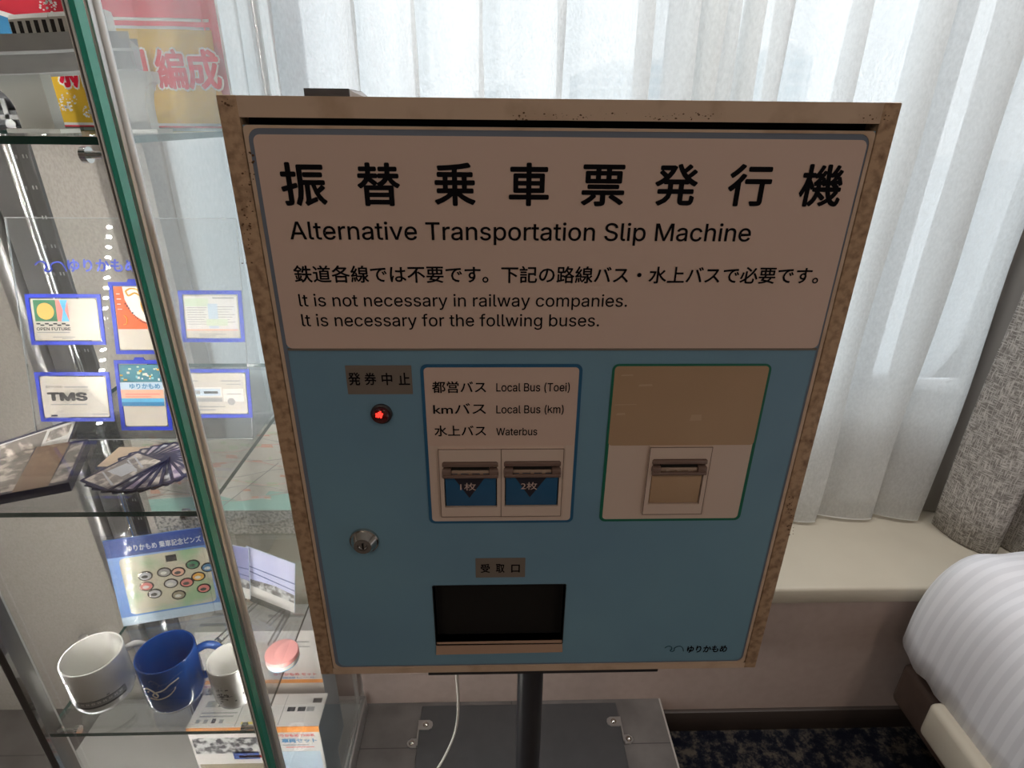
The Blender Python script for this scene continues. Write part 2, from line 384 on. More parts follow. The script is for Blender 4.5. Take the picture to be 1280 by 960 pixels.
mb = MB(); mb.box(-0.66, 1.46, WY-0.022, 0.93, 0.362, 0.412, bev=0.008, seg=3); mb.box(-1.10, -0.661, 0.601, 0.93, 0.362, 0.412); mb.build('trim_1', M['sill'], kind='structure')
# slim metal corner upright standing on the pier behind the showcase
mb = MB(); mb.box(-0.955, -0.925, 0.49, WY, 0.0, CEIL, 0, bev=0.006); mb.box(-0.922, -0.862, 0.506, WY, 0.0, CEIL, 1)
mb.build('trim_2', [M['alu'], M['alu_dark']], kind='structure')
# tiled dais the showcase and the machine stand on
mb = MB(); mb.box(-2.55, 0.385, -1.6, WY, FLOOR, -0.0, 0); mb.box(0.385, 0.3895, -1.6, WY, FLOOR, 0.0006, 1)
mb.build('floor_dais', [M['tile'], M['tile_edge']], kind='structure', smooth=0)
# window
wr = MB()
wx0, wx1, wz0, wz1, wy0, wy1 = -1.10, 1.46, 0.69, 2.18, 0.95, 1.01
wr.box(wx0, wx0+0.05, wy0, wy1, wz0, wz1); wr.box(1.31, wx1, wy0, wy1, wz0, wz1)
wr.box(wx0, wx1, wy0, wy1, wz1-0.05, wz1); wr.box(wx0, wx1, wy0-0.02, wy1, wz0, wz0+0.052)
wr.box(wx0, 1.115, wy0-0.006, wy1, wz0+0.052, wz0+0.058, 1); wr.box(wx0, 1.115, wy0-0.006, wy1, wz0+0.068, wz0+0.074, 1)
window = wr.build('window_1', [M['frame_white'], M['frame_gray']], kind='structure')
sash = MB()
for (a, b) in ((-0.56, -0.50), (0.335, 0.40), (0.915, 0.945), (0.975, 1.032)):
    sash.box(a, b, 0.955, 0.995, wz0+0.074, wz1-0.05, 0, bev=0.003)
sash.build('sash_stile', M['frame_gray'], window)
g = MB(); g.box(wx0+0.05, 1.31, 0.974, 0.979, wz0+0.074, wz1-0.05); g.build('window_pane', M['pane'], window, smooth=0)

# ------------------------------------------------------------------ the town outside
M['haze_ground'] = mat('pale_hazy_ground', (0.82, 0.85, 0.87), 0.9)  # added bright ground, haze in its colour, bounces sky light onto the towers
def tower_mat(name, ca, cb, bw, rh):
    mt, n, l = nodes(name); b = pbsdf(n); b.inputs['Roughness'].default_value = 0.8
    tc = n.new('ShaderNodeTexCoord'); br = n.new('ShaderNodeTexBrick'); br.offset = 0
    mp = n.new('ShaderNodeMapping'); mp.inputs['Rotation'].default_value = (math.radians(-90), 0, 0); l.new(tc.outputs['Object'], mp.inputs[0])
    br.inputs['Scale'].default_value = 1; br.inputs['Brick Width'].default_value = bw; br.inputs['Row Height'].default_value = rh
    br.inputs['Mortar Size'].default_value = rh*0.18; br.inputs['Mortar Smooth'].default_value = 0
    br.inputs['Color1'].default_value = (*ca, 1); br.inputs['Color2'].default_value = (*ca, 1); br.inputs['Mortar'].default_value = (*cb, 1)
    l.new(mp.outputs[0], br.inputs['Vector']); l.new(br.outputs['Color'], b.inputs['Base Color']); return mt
TW = [tower_mat('hazed_pale_facade', (0.55, 0.62, 0.67), (0.75, 0.79, 0.81), 4.0, 3.2), tower_mat('hazed_blue_facade', (0.48, 0.60, 0.67), (0.70, 0.77, 0.81), 6.0, 3.4), tower_mat('hazed_block_facade', (0.70, 0.74, 0.75), (0.82, 0.84, 0.85), 5.0, 3.2)]  # distance haze is put into these facade colours by paling them
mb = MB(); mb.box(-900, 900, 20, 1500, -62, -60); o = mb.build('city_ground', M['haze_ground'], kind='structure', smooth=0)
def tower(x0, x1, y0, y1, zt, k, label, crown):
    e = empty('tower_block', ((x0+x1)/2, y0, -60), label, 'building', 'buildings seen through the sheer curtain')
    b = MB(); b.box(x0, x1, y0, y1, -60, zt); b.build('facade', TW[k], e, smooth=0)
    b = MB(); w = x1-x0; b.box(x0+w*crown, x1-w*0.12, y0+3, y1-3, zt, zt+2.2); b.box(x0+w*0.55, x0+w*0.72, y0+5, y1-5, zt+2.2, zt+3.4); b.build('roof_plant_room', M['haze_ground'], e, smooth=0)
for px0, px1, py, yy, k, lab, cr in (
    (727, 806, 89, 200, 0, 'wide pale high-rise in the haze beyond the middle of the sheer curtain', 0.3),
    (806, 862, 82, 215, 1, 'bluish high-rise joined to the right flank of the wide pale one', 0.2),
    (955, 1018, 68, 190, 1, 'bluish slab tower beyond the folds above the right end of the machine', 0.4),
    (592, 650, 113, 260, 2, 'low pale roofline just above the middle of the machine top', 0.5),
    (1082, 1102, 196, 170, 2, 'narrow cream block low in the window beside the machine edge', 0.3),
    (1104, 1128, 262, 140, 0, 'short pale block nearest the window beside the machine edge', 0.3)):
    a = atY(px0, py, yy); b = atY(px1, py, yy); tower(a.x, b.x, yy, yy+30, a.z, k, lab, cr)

# ------------------------------------------------------------------ curtains
def pleat_path(folds, x0, x1, yb, yf, ov):
    pts = []; edges = [(x0, 0.0)]+[(f, o) for f, o in folds]+[(x1, 0.0)]
    for i in range(len(edges)-1):
        (a, oa), (b, ob) = edges[i], edges[i+1]
        xs, xe = a-oa, b+ob
        for k in range(9):
            t = k/8; s = t*t*(3-2*t); yy = yb+(yf-yb)*s - 0.010*math.sin(math.pi*t)
            pts.append((xs+(xe-xs)*t, yy))
        if i < len(edges)-2:
            for k in (1, 2, 3):
                t = k/4; pts.append((xe+(b-ob-xe)*t+0.004*math.sin(math.pi*t), yf+(yb-yf)*t))
    return pts
folds = [(-0.60, 0.006), (-0.565, 0.010), (-0.53, 0.012), (-0.495, 0.008), (-0.34, 0.006), (-0.22, 0.004), (-0.088, 0.006), (0.07, 0.006), (0.237, 0.009), (0.33, 0.010), (0.368, 0.018), (0.405, 0.010), (0.45, 0.016), (0.508, 0.008), (0.665, 0.008), (0.815, 0.022), (0.978, 0.024)]
pp = pleat_path(folds, -0.645, 1.138, 0.795, 0.745, 0.01)
pp = [(-0.655, 0.575), (-0.65, 0.62), (-0.648, 0.68), (-0.646, 0.74)] + pp
def sheer_fn(x, y, z, i):
    t = (z-0.42)/1.7
    return (x+0.003*math.sin(9*z+i*0.7), y+0.006*math.sin(5*z+i*0.21)*(1-t*0.5), z)
mb = MB(); mb.sheet(pp, 0.424, 2.18, 22, fn=sheer_fn)
sh = mb.build('sheer_curtain', M['sheer'], smooth=80)
so = sh.modifiers.new('thickness', 'SOLIDIFY'); so.thickness = 0.0006
tag(sh, 'white sheer curtain in soft vertical pleats across the whole window', 'curtain')
hm = MB(); hm.sheet([sheer_fn(x, y, 0.424, i)[:2] for i, (x, y) in enumerate(pp)], 0.4235, 0.4275, 1); h_ = hm.build('hem', M['frame_white'], sh, smooth=80)
def smooth_path(ctrl, n=8):
    out = []
    for i in range(len(ctrl)-1):
        p0 = ctrl[max(i-1, 0)]; p1 = ctrl[i]; p2 = ctrl[i+1]; p3 = ctrl[min(i+2, len(ctrl)-1)]
        for k in range(n):
            t = k/n
            out.append(tuple(0.5*((2*p1[j])+(-p0[j]+p2[j])*t+(2*p0[j]-5*p1[j]+4*p2[j]-p3[j])*t*t+(-p0[j]+3*p1[j]-3*p2[j]+p3[j])*t**3) for j in range(len(p1))))
    out.append(tuple(ctrl[-1])); return out
dr = empty('blackout_drape', (1.30, 0.66, 0.414), 'heavy grey woven drape gathered at the bed end of the window', 'curtain')
dp = smooth_path([(1.175, 0.735), (1.182, 0.69), (1.200, 0.645), (1.232, 0.613), (1.256, 0.618), (1.268, 0.66), (1.285, 0.675), (1.305, 0.625), (1.325, 0.575), (1.352, 0.572), (1.372, 0.63), (1.395, 0.66), (1.42, 0.61), (1.45, 0.58)], 6)
mb = MB(); mb.sheet(dp, 0.416, 2.18, 16, fn=lambda x, y, z, i: (x+0.004*math.sin(6*z+i*0.2), y+0.008*math.sin(3.1*z+i*0.15), z))
d_ = mb.build('drape_face', M['drape'], dr, smooth=80); so = d_.modifiers.new('thickness', 'SOLIDIFY'); so.thickness = 0.003
lp = smooth_path([(1.166, 0.806), (1.18, 0.80), (1.20, 0.797), (1.22, 0.785), (1.24, 0.762), (1.30, 0.76), (1.44, 0.77)], 6)
mb = MB(); mb.sheet(lp, 0.418, 2.18, 10, fn=lambda x, y, z, i: (x, y+0.004*math.sin(4*z+i*0.3), z))
l_ = mb.build('lining', M['lining'], dr, smooth=80); l_['label'] = 'smooth plain grey lining behind the woven face'
so = l_.modifiers.new('thickness', 'SOLIDIFY'); so.thickness = 0.002

# ------------------------------------------------------------------ the ticket slip machine
XL, XR, ZB, ZT = -0.30, 0.30, 0.757, 1.4658
mc = empty('ticket_machine', (0, 0.14, 0.0), 'grimy cream and pale blue slip machine on a black pole stand', 'ticket machine')
def PX(px, py): p = atY(px, py, 0); return p.x, p.z
FY = -0.0        # face plane
# cabinet shell with its front rim
b = MB(); D = 0.17
rim = [(XL, ZB), (XR, ZB), (XR, ZT), (XL, ZT)]; inn = [(-0.2825, 0.7672), (0.2835, 0.7672), (0.2835, 1.4485), (-0.2825, 1.4485)]
b.box(XL, XR, D-0.004, D, ZB, ZT, 0)
b.box(XL, inn[0][0], 0.0, D, ZB, ZT, 1, bev=0.0012); b.box(inn[1][0], XR, 0.0, D, ZB, ZT, 1, bev=0.0012)
b.box(inn[0][0]-0.001, inn[1][0]+0.001, 0.0003, D, inn[2][1], ZT-0.0002, 0); b.box(inn[0][0]-0.001, inn[1][0]+0.001, 0.0003, D, ZB+0.0002, inn[0][1], 0)
b.build('cabinet_body', [M['cream_metal'], M['dirty_metal']], mc)
M['rust'] = mat('rust_speck', (0.13, 0.07, 0.035), 0.8)
def specks(n, ax, ay, bx, by, smax, seed, name):
    random.seed(seed); q = MB()
    for k in range(n):
        px, py = ax+(bx-ax)*random.random(), ay+(by-ay)*random.random(); x, z = PX(px, py); r = smax*(0.25+0.75*random.random()**2)
        q.prism([(x+r*(0.6+0.6*random.random())*math.cos(t*1.05), z+0.7*r*(0.6+0.6*random.random())*math.sin(t*1.05)) for t in range(6)], (0, -0.00002, 0), X1, Z1, 0.0001)
    q.build(name, M['rust'], mc, smooth=0)
specks(70, 640, 141, 905, 150, 0.0012, 4, 'rust_flecks'); specks(14, 1070, 143, 1112, 152, 0.0012, 8, 'rust_flecks'); specks(6, 277, 124, 290, 134, 0.0022, 5, 'rust_flecks'); specks(60, 302, 190, 318, 330, 0.0016, 6, 'rust_flecks'); specks(50, 984, 620, 992, 672, 0.0016, 12, 'rust_flecks')
b = MB(); b.box(-0.2825, 0.2835, 0.02, 0.03, 0.7672, 1.4485); b.build('gap_shadow_liner', M['cavity'], mc, smooth=0)
# door with a rolled cream lip, inset line and rounded corners; the outlet is cut out of it
sx0, sx1, sz0, sz1 = -0.1405, 0.0275, 0.8095, 0.912
dx0, dx1, dz0, dz1 = -0.2815, 0.2825, 0.768, 1.4425
b = MB()
b.box(dx0, sx0, 0.001, 0.018, dz0, dz1, 0); b.box(sx1, dx1, 0.001, 0.018, dz0, dz1, 0)
b.box(sx0, sx1, 0.001, 0.018, sz1, dz1, 0); b.box(sx0, sx1, 0.001, 0.018, dz0, sz0, 0)
door = b.build('door', M['door_blue'], mc, smooth=0)
b = MB(); o1 = rrect(dx0, dx1, dz0, dz1, 0.004); i1 = rrect(dx0+0.0035, dx1-0.0035, dz0+0.002, dz1-0.0025, 0.010)
b.ring(o1, i1, (0, 0.0012, 0), X1, Z1, 0.0012, 0); b.build('door_lip', M['cream_metal'], door)
b = MB(); i2 = rrect(dx0+0.0075, dx1-0.0055, dz0+0.004, dz1-0.0075, 0.009)
b.ring(i1, i2, (0, 0.0008, 0), X1, Z1, 0.0002, 0); b.build('door_line', M['door_line'], door, smooth=0)
# header plate
hz0 = 1.2335
b = MB(); hp = rrect(dx0+0.0075, dx1-0.0055, hz0, dz1-0.0075, 0.006); b.prism(hp, (0, 0.0010, 0), X1, Z1, 0.0012); hd = b.build('header_plate', M['plate'], mc, smooth=0)
b = MB(); b.box(dx0+0.008, dx1-0.006, -0.0006, 0.001, hz0-0.0022, hz0); b.build('plate_edge', M['label_tan'], hd, smooth=0)
def words(parent, items, mtl, name='lettering', y=-0.0003, **kw):
    for it in items:
        txt, x0, x1, t, bt = it[:5]; bold = it[5] if len(it) > 5 else 0.0
        my = (t+bt)/2; mx = (x0+x1)/2
        a = PX(x0, my)[0]; c = PX(x1, my)[0]; zt = PX(mx, t)[1]; zb = PX(mx, bt)[1]
        q = MB(); q.text(txt, (a, y, zb), X1, Z1, c-a, zt-zb, bold); q.build(name, mtl, parent, smooth=0)
words(hd, [('振', 351, 407.5, 202.6, 257.5, .022), ('替', 446.6, 500.3, 203, 257.6, .022), ('乗', 542.5, 594.5, 203, 257.3, .022), ('車', 636, 686.5, 203.2, 257.6, .022),
           ('票', 726.7, 781, 205.5, 257.8, .022), ('発', 818.5, 872, 204.5, 257.3, .022), ('行', 910, 964, 204.8, 258, .022), ('機', 1000, 1053.5, 205, 258.3, .022)], M['black'], 'title_character', y=-0.0005)
# the plain bar of the lower case l stands for the sans capital I of the sign
words(hd, [('Alternative Transportation Slip Machine', 362.5, 938.5, 277.6, 306.4, .006),
           ('鉄道各線では不要です。下記の路線バス・水上バスで必要です。', 367.5, 1024, 332.4, 354, .016),
           ('lt is not necessary in railway companies.', 374, 784, 367.3, 387.2, .004),
           ('lt is necessary for the follwing buses.', 377.5, 749, 392, 412, .004)], M['black'], y=-0.0005)
# status label and lamp
def panel(parent, name, x0, x1, z0, z1, y, mtl, th=0.0004, r=0.0008):
    q = MB(); q.prism(rrect(x0, x1, z0, z1, r, 3), (0, y+th, 0), X1, Z1, th); return q.build(name, mtl, parent, smooth=0)
a = PX(433, 475); c = PX(515, 475)
lt = panel(mc, 'status_label', a[0], c[0], PX(474, 493)[1], PX(474, 457)[1], 0.0004, M['label_tan'])
words(lt, [('発', 435.3, 450.5, 465.5, 481.8, .018), ('券', 455.5, 470.3, 465.8, 481.5, .018), ('中', 477, 490.3, 466, 481.5, .018), ('止', 498, 512.3, 465.8, 481.2, .018)], M['black'], y=0.0001)
lx, lz = PX(477, 517)
b = MB(); b.lathe([(0.0115, 0), (0.0115, 0.003), (0.0095, 0.004), (0.0095, 0.003)], (lx, 0.001, lz), 28, axis='y'); lamp = b.build('indicator_lamp', M['black_plastic'], mc)
b = MB(); b.lathe([(0.0092, 0.002), (0.0092, 0.006), (0.0085, 0.008), (0.006, 0.0095), (0.0, 0.010)], (lx, 0.001, lz), 28, axis='y'); b.build('lens', M['red_lens'], lamp)
b = MB()
for k in range(13):
    rr = 0.0040*math.sqrt(k/13); t = k*2.4; cx, cz = lx-0.0005+rr*math.cos(t), lz+0.0030+rr*math.sin(t)*0.85; b.lathe([(0.0010, 0.0088), (0.0010, 0.0106), (0, 0.0108)], (cx, 0.001, cz), 8, axis='y')
b.build('lamp_glow', M['red_glow'], lamp)
# cam lock
kx, kz = PX(455.5, 676)
b = MB(); b.lathe([(0.0, 0.0105), (0.0055, 0.0105), (0.006, 0.0120), (0.0105, 0.0120), (0.0155, 0.004), (0.0172, 0.003), (0.0178, 0.0)], (kx, 0.001, kz), 40, axis='y'); lock = b.build('lock', M['steel'], mc, smooth=25)
b = MB(); b.box(kx-0.0010, kx+0.0010, -0.0104, -0.0095, kz-0.0045, kz+0.0045); b.build('keyhole', M['cavity'], lock, smooth=0)
b = MB(); b.lathe([(0.0036, 0.0102), (0.0048, 0.0112), (0.0052, 0.0106)], (kx, 0.001, kz), 24, axis='y'); b.build('lock_cylinder', M['chrome'], lock)
# outlined issue panel and cancel panel
def outlined(x0, x1, z0, z1, mline, msheet, name):
    e = MB(); e.ring(rrect(x0, x1, z0, z1, 0.007), rrect(x0+0.0035, x1-0.0035, z0+0.0032, z1-0.0035, 0.0045), (0, 0.0008, 0), X1, Z1, 0.0008)
    o = e.build(name, mline, mc, smooth=0)
    e = MB(); e.prism(rrect(x0+0.0035, x1-0.0035, z0+0.0032, z1-0.0035, 0.0045), (0, 0.0008, 0), X1, Z1, 0.0006); e.build('white_sticker', msheet, o, smooth=0)
    return o
bp_ = outlined(-0.1398, 0.0312, 1.0102, 1.2155, M['line_blue'], M['plate_low'], 'issue_panel')
zz = PX(628, 557)[1]
panel(bp_, 'route_plate', -0.1362, 0.0276, zz, 1.212, 0.0, M['plate'], 0.0003, 0.004)
words(bp_, [('都営バス', 540, 607.7, 476.3, 491, .014), ('Local Bus（Toei）'.replace('（', ' (').replace('）', ')'), 620.3, 712.3, 478, 491, .008), ('kmバス', 541.5, 607.7, 503.8, 517.2, .010), ('Local Bus (', 620.3, 683.6, 505.8, 518.2, .008), ('m)', 691.4, 704.6, 505.8, 518.2, .008),
            ('水上バス', 543, 607.7, 531.5, 545, .014), ('Waterbus', 620.3, 671.6, 534.6, 544, .008)], M['black'], y=-0.0004)
kx0, kx1 = PX(684.6, 511)[0], PX(690.8, 511)[0]; kz0, kz1 = PX(687, 515.9)[1], PX(687, 506.6)[1]; kw = kx1-kx0; kh = kz1-kz0
b = MB(); b.prism([(0, 0), (kw*.2, 0), (kw*.2, kh), (0, kh)], (kx0, -0.0005, kz0), X1, Z1, 0.00005); b.prism([(kw*.16, kh*.26), (kw*.16, kh*.44), (kw*.68, kh*.76), (kw*.96, kh*.76)], (kx0, -0.0005, kz0), X1, Z1, 0.00005); b.prism([(kw*.36, kh*.44), (kw*.50, kh*.55), (kw*1.02, 0), (kw*.76, 0)], (kx0, -0.00051, kz0), X1, Z1, 0.00005); b.build('lettering', M['black'], bp_, smooth=0)
gp_ = outlined(0.0628, 0.2332, 1.0112, 1.2155, M['line_green'], M['plate_low'], 'refund_panel')
zt_ = PX(855, 556.5)[1]
tp = panel(gp_, 'covering_tape', 0.0655, 0.2305, zt_, 1.2132, -0.0001, M['tape'], 0.0004, 0.004); tp['label'] = 'plain brown tape covering the upper half of the green framed panel'
for x0, x1, y0, y1 in ((776, 792, 468, 470), (798, 816, 480, 483), (768, 796, 505, 506.5), (770, 782, 516, 519), (862, 878, 518, 526)):
    a = PX(x0, y1); c = PX(x1, y0); q = MB(); q.prism([(a[0], a[1]), (c[0], a[1]+0.0006), (c[0]-0.001, c[1]), (a[0]+0.001, c[1]-0.0004)], (0, -0.00015, 0), X1, Z1, 0.00005); q.build('tape_scuff', M['tape_mark'], tp, smooth=0)
# push button units
def button_unit(parent, name, x0, x1, z0, z1, wx0, wx1, wz0, hz1_, mface, txt, light):
    e = MB(); o_ = [(x0, z0), (x1, z0), (x1, z1), (x0, z1)]; i_ = [(wx0, wz0), (wx1, wz0), (wx1, hz1_), (wx0, hz1_)]
    e.ring(o_, i_, (0, 0.0004, 0), X1, Z1, 0.0042); u = e.build(name, M['plate_low'], parent)
    e = MB(); e.ring([(x0-0.0006, z0-0.0006), (x1+0.0006, z0-0.0006), (x1+0.0006, z1+0.0006), (x0-0.0006, z1+0.0006)], o_, (0, -0.0034, 0), X1, Z1, 0.0006)
    e.build('frame_joint', M['hood'], u, smooth=0)
    e = MB(); e.box(wx0, wx1, 0.0002, 0.004, wz0, hz1_); f_ = e.build('button_face', mface, u, smooth=0)
    w_ = wx1-wx0; hb = hz1_-wz0; y_ = -0.0022
    fz1 = wz0+hb*0.72                                  # flap top
    e = MB(); e.box(wx0+0.0012, wx1-0.0012, y_, 0.0002, wz0+0.0012, fz1, bev=0.0006); fl = e.build('push_flap', mface, u)
    if txt:
        e = MB(); e.prism([(wx0+w_*0.14, fz1-0.0005), (wx0+w_*0.47, wz0+hb*0.20), (wx0+w_*0.82, fz1-0.0005)], (0, y_-0.00005, 0), X1, Z1, 0.0001); e.build('arrow_mark', M['btn_dark'], fl, smooth=0)
        e = MB(); e.text(txt, (wx0+w_*0.30, y_-0.0003, wz0+hb*0.37), X1, Z1, w_*0.30, hb*0.165, 0.004); e.build('lettering', M['btn_text'], fl, smooth=0)
    # clear hinged hood that stands out over the top of the flap
    e = MB(); hx0, hx1 = wx0-0.0012, wx1+0.0012; top = hz1_; mid = wz0+hb*0.74; yo = -0.0085
    bl = w_*0.17
    e.box(hx0, hx1, -0.006, -0.001, top-0.006, top-0.0008, 0, bev=0.0008)
    for (p, q2) in ((hx0, hx0+bl), (hx1-bl, hx1)):
        e.box(p, q2, yo, -0.001, mid, top-0.0085, 0, bev=0.0014)
    e.box(hx0, hx1, yo-0.0006, yo+0.003, mid-0.0028, mid+0.0012, 0, bev=0.001)
    hd_ = e.build('hinged_cover', M['hood'], u)
    e = MB(); e.box(hx0+bl, hx1-bl, -0.005, -0.0025, mid+0.001, mid+0.005, 0, bev=0.0006)
    for k in range(3):
        cx = hx0+bl+(hx1-hx0-2*bl)*(0.2+0.3*k); e.cyl((cx, -0.0056, mid+0.0022), (cx, -0.003, mid+0.0022), 0.0022, n=12)
    e.build('cover_lip', M['hood_light'], hd_)
    e = MB(); e.box(hx0+bl, hx1-bl, -0.0035, 0.0005, mid+0.005, top-0.006); e.build('dark_slot', M['cavity'], hd_, smooth=0)
    return u
def span(pxa, pxb, pyt, pyb):
    return PX(pxa, (pyt+pyb)/2)[0], PX(pxb, (pyt+pyb)/2)[0], PX((pxa+pxb)/2, pyb)[1], PX((pxa+pxb)/2, pyt)[1]
u0 = span(550.5, 626, 560, 643); u1 = span(626.6, 702, 559.5, 642.5)
w0 = span(555.5, 621.3, 575, 632); w1 = span(631, 698.2, 574, 631)
for (u, w, t) in ((u0, w0, '1枚'), (u1, w1, '2枚')):
    button_unit(bp_, 'push_button', u[0], u[1], u[2], u[3], w[0], w[1], w[2], w[3], M['btn_blue'], t, False)
ug = span(807.5, 882, 557.5, 640); wg = span(812.5, 877, 571.5, 628)
button_unit(gp_, 'push_button', ug[0], ug[1], ug[2], ug[3], wg[0], wg[1], wg[2], wg[3], M['tape'], '', True)
# outlet
ol = panel(mc, 'outlet_label', *(lambda s: (s[0], s[1], s[2], s[3]))(span(594.5, 656.5, 698, 722)), 0.0004, M['label_tan'])
words(ol, [('受', 600.8, 612.5, 705, 716, .022), ('取', 619.8, 630.8, 705, 716, .022), ('口', 639, 649.8, 705.8, 715.6, .022)], M['black'], y=0.0001)
b = MB()
b.box(sx0-0.001, sx0, 0.0, 0.10, sz0, sz1); b.box(sx1, sx1+0.001, 0.0, 0.10, sz0, sz1); b.box(sx0, sx1, 0.0, 0.10, sz1, sz1+0.001); b.box(sx0, sx1, 0.0, 0.10, sz0-0.001, sz0); b.box(sx0, sx1, 0.10, 0.101, sz0, sz1)
ot = b.build('outlet_recess', M['cavity'], mc, smooth=0)
b = MB(); b.slab([(sx0-0.0005, -0.006, 0.7985), (sx1+0.0005, -0.006, 0.8000), (sx1+0.0005, 0.003, 0.8125), (sx0-0.0005, 0.003, 0.8115)], 0.002); b.build('outlet_lip', M['slot_lip'], ot, smooth=0)
# maker's mark: gull outline plus name
def gull(q, O, R, U, w, h, r, N=Vector((0, -1, 0))):
    O, R, U = Vector(O), Vector(R), Vector(U)
    pts = [(0, .62), (.10, .82), (.22, .88), (.34, .74), (.36, .42), (.30, .20), (.42, .10), (.52, .30), (.50, .55), (.62, .78), (.76, .84), (.88, .72), (.96, .45), (1.0, .12)]
    sp = smooth_path(pts, 5); q.tube([O+R*(x*w)+U*(y*h)+N*r*0.2 for x, y in sp], r, 6); return q
a = PX(831, 811.5); c = PX(855, 811.5)
b = MB(); gull(b, (a[0], 0.0006, PX(843, 815.5)[1]), X1, Z1, c[0]-a[0], PX(843, 807)[1]-PX(843, 815.5)[1], 0.0006); lg = b.build('gull_mark', M['logo_teal'], mc)
words(lg, [('ゆりかもめ', 859, 909, 807.3, 816, .03)], M['black'], y=0.0006)
# stand
b = MB(); b.box(-0.155, 0.165, 0.003, 0.30, ZB-0.009, ZB-0.0005, bev=0.001); b.build('mounting_flange', M['pole'], mc)
b = MB(); b.cyl((-0.002, 0.14, 0.012), (-0.002, 0.14, ZB-0.008), 0.0225, n=32); b.cyl((-0.002, 0.14, ZB-0.03), (-0.002, 0.14, ZB-0.008), 0.0255, n=32); b.cyl((-0.002, 0.14, 0.010), (-0.002, 0.14, 0.022), 0.032, n=32); b.build('pole', M['pole'], mc)
b = MB(); b.box(-0.2605, 0.2625, -0.02, 0.503, 0.0005, 0.010, bev=0.002); b.build('base_plate', M['base'], mc)
def clip(sgn, x):
    q = MB(); yA, yB = 0.447, 0.405
    q.prism([(-0.0, -0.013), (0.026, -0.013), (0.034, -0.008), (0.036, 0), (0.034, 0.008), (0.026, 0.013), (0, 0.013)], (x, yA, 0.0102), (-sgn, 0, 0), (0, -sgn, 0), 0.003)
    q.box(x-0.002, x+0.002, yB-0.012, yA+0.013, 0.0006, 0.0128)
    q.prism([(0.0, -0.012), (0.016, -0.012), (0.024, -0.006), (0.026, 0), (0.024, 0.006), (0.016, 0.012), (0, 0.012)], (x, yB, 0.0006), (sgn, 0, 0), (0, sgn, 0), 0.003)
    k = q.build('fixing_clip', M['zinc'], mc)
    for (bx, by, bz) in ((x-sgn*0.018, yA, 0.013), (x+sgn*0.014, yB, 0.0036)):
        q = MB(); q.lathe([(0.0075, 0), (0.0075, 0.001), (0.005, 0.0012), (0.005, 0.004), (0.003, 0.0052), (0, 0.0054)], (bx, by, bz), 16); q.build('screw', M['steel'], k)
clip(-1, -0.2625); clip(1, 0.2645)
cp = smooth_path([(-0.118, 0.11, 0.752), (-0.120, 0.118, 0.68), (-0.128, 0.13, 0.60), (-0.128, 0.14, 0.52), (-0.135, 0.16, 0.42), (-0.155, 0.19, 0.31), (-0.19, 0.21, 0.20), (-0.245, 0.20, 0.11), (-0.30, 0.16, 0.04), (-0.33, 0.10, 0.0035), (-0.34, 0.0, 0.0035)], 8)
b = MB(); b.tube(cp, 0.0026, 8); b.build('power_cable', M['cable'], mc)
# small black device lying on top of the machine
a = atY(379, 110, 0.12); c = atY(436, 110, 0.12)
bx = empty('network_box', ((a.x+c.x)/2, 0.10, ZT), 'flat black box lying on top of the slip machine', 'electronic device')
b = MB(); b.box(a.x, c.x, 0.12, 0.122, ZT+0.0002, a.z, bev=0.0006); b.box(a.x, c.x, 0.122, 0.165, ZT+0.0002, a.z, bev=0.002); b.build('casing', M['black_plastic'], bx)
b = MB(); b.slab([(c.x+0.0002, 0.122, ZT+0.0005), (c.x+0.017, 0.15, ZT+0.0005), (c.x+0.004, 0.165, a.z-0.001), (c.x+0.0002, 0.122, a.z-0.001)], 0.001); b.build('side_fin', M['grey_plastic'], bx)

# ------------------------------------------------------------------ the bed
bed = empty('bed', (1.55, -0.5, FLOOR), 'bed with white satin striped duvet on a cream and brown base', 'bed')
b = MB(); b.box(0.955, 2.35, -1.6, 0.445, 0.095, 0.225, bev=0.02, seg=3)
for (x, y) in ((1.22, 0.2), (2.15, 0.2), (1.22, -1.4), (2.15, -1.4)): b.cyl((x, y, FLOOR), (x, y, 0.1), 0.025, n=16)
b.build('bed_base', M['bed_brown'], bed)
b = MB(); b.box(0.898, 0.962, -1.6, 0.292, 0.185, 0.285, bev=0.016, seg=3); b.build('side_rail', M['bed_cream'], bed)
b = MB(); b.box(0.96, 2.35, -1.6, 0.43, 0.226, 0.44, bev=0.06, seg=4); b.build('mattress', M['frame_white'], bed)
def sgnpow(v, p): return math.copysign(abs(v)**p, v)
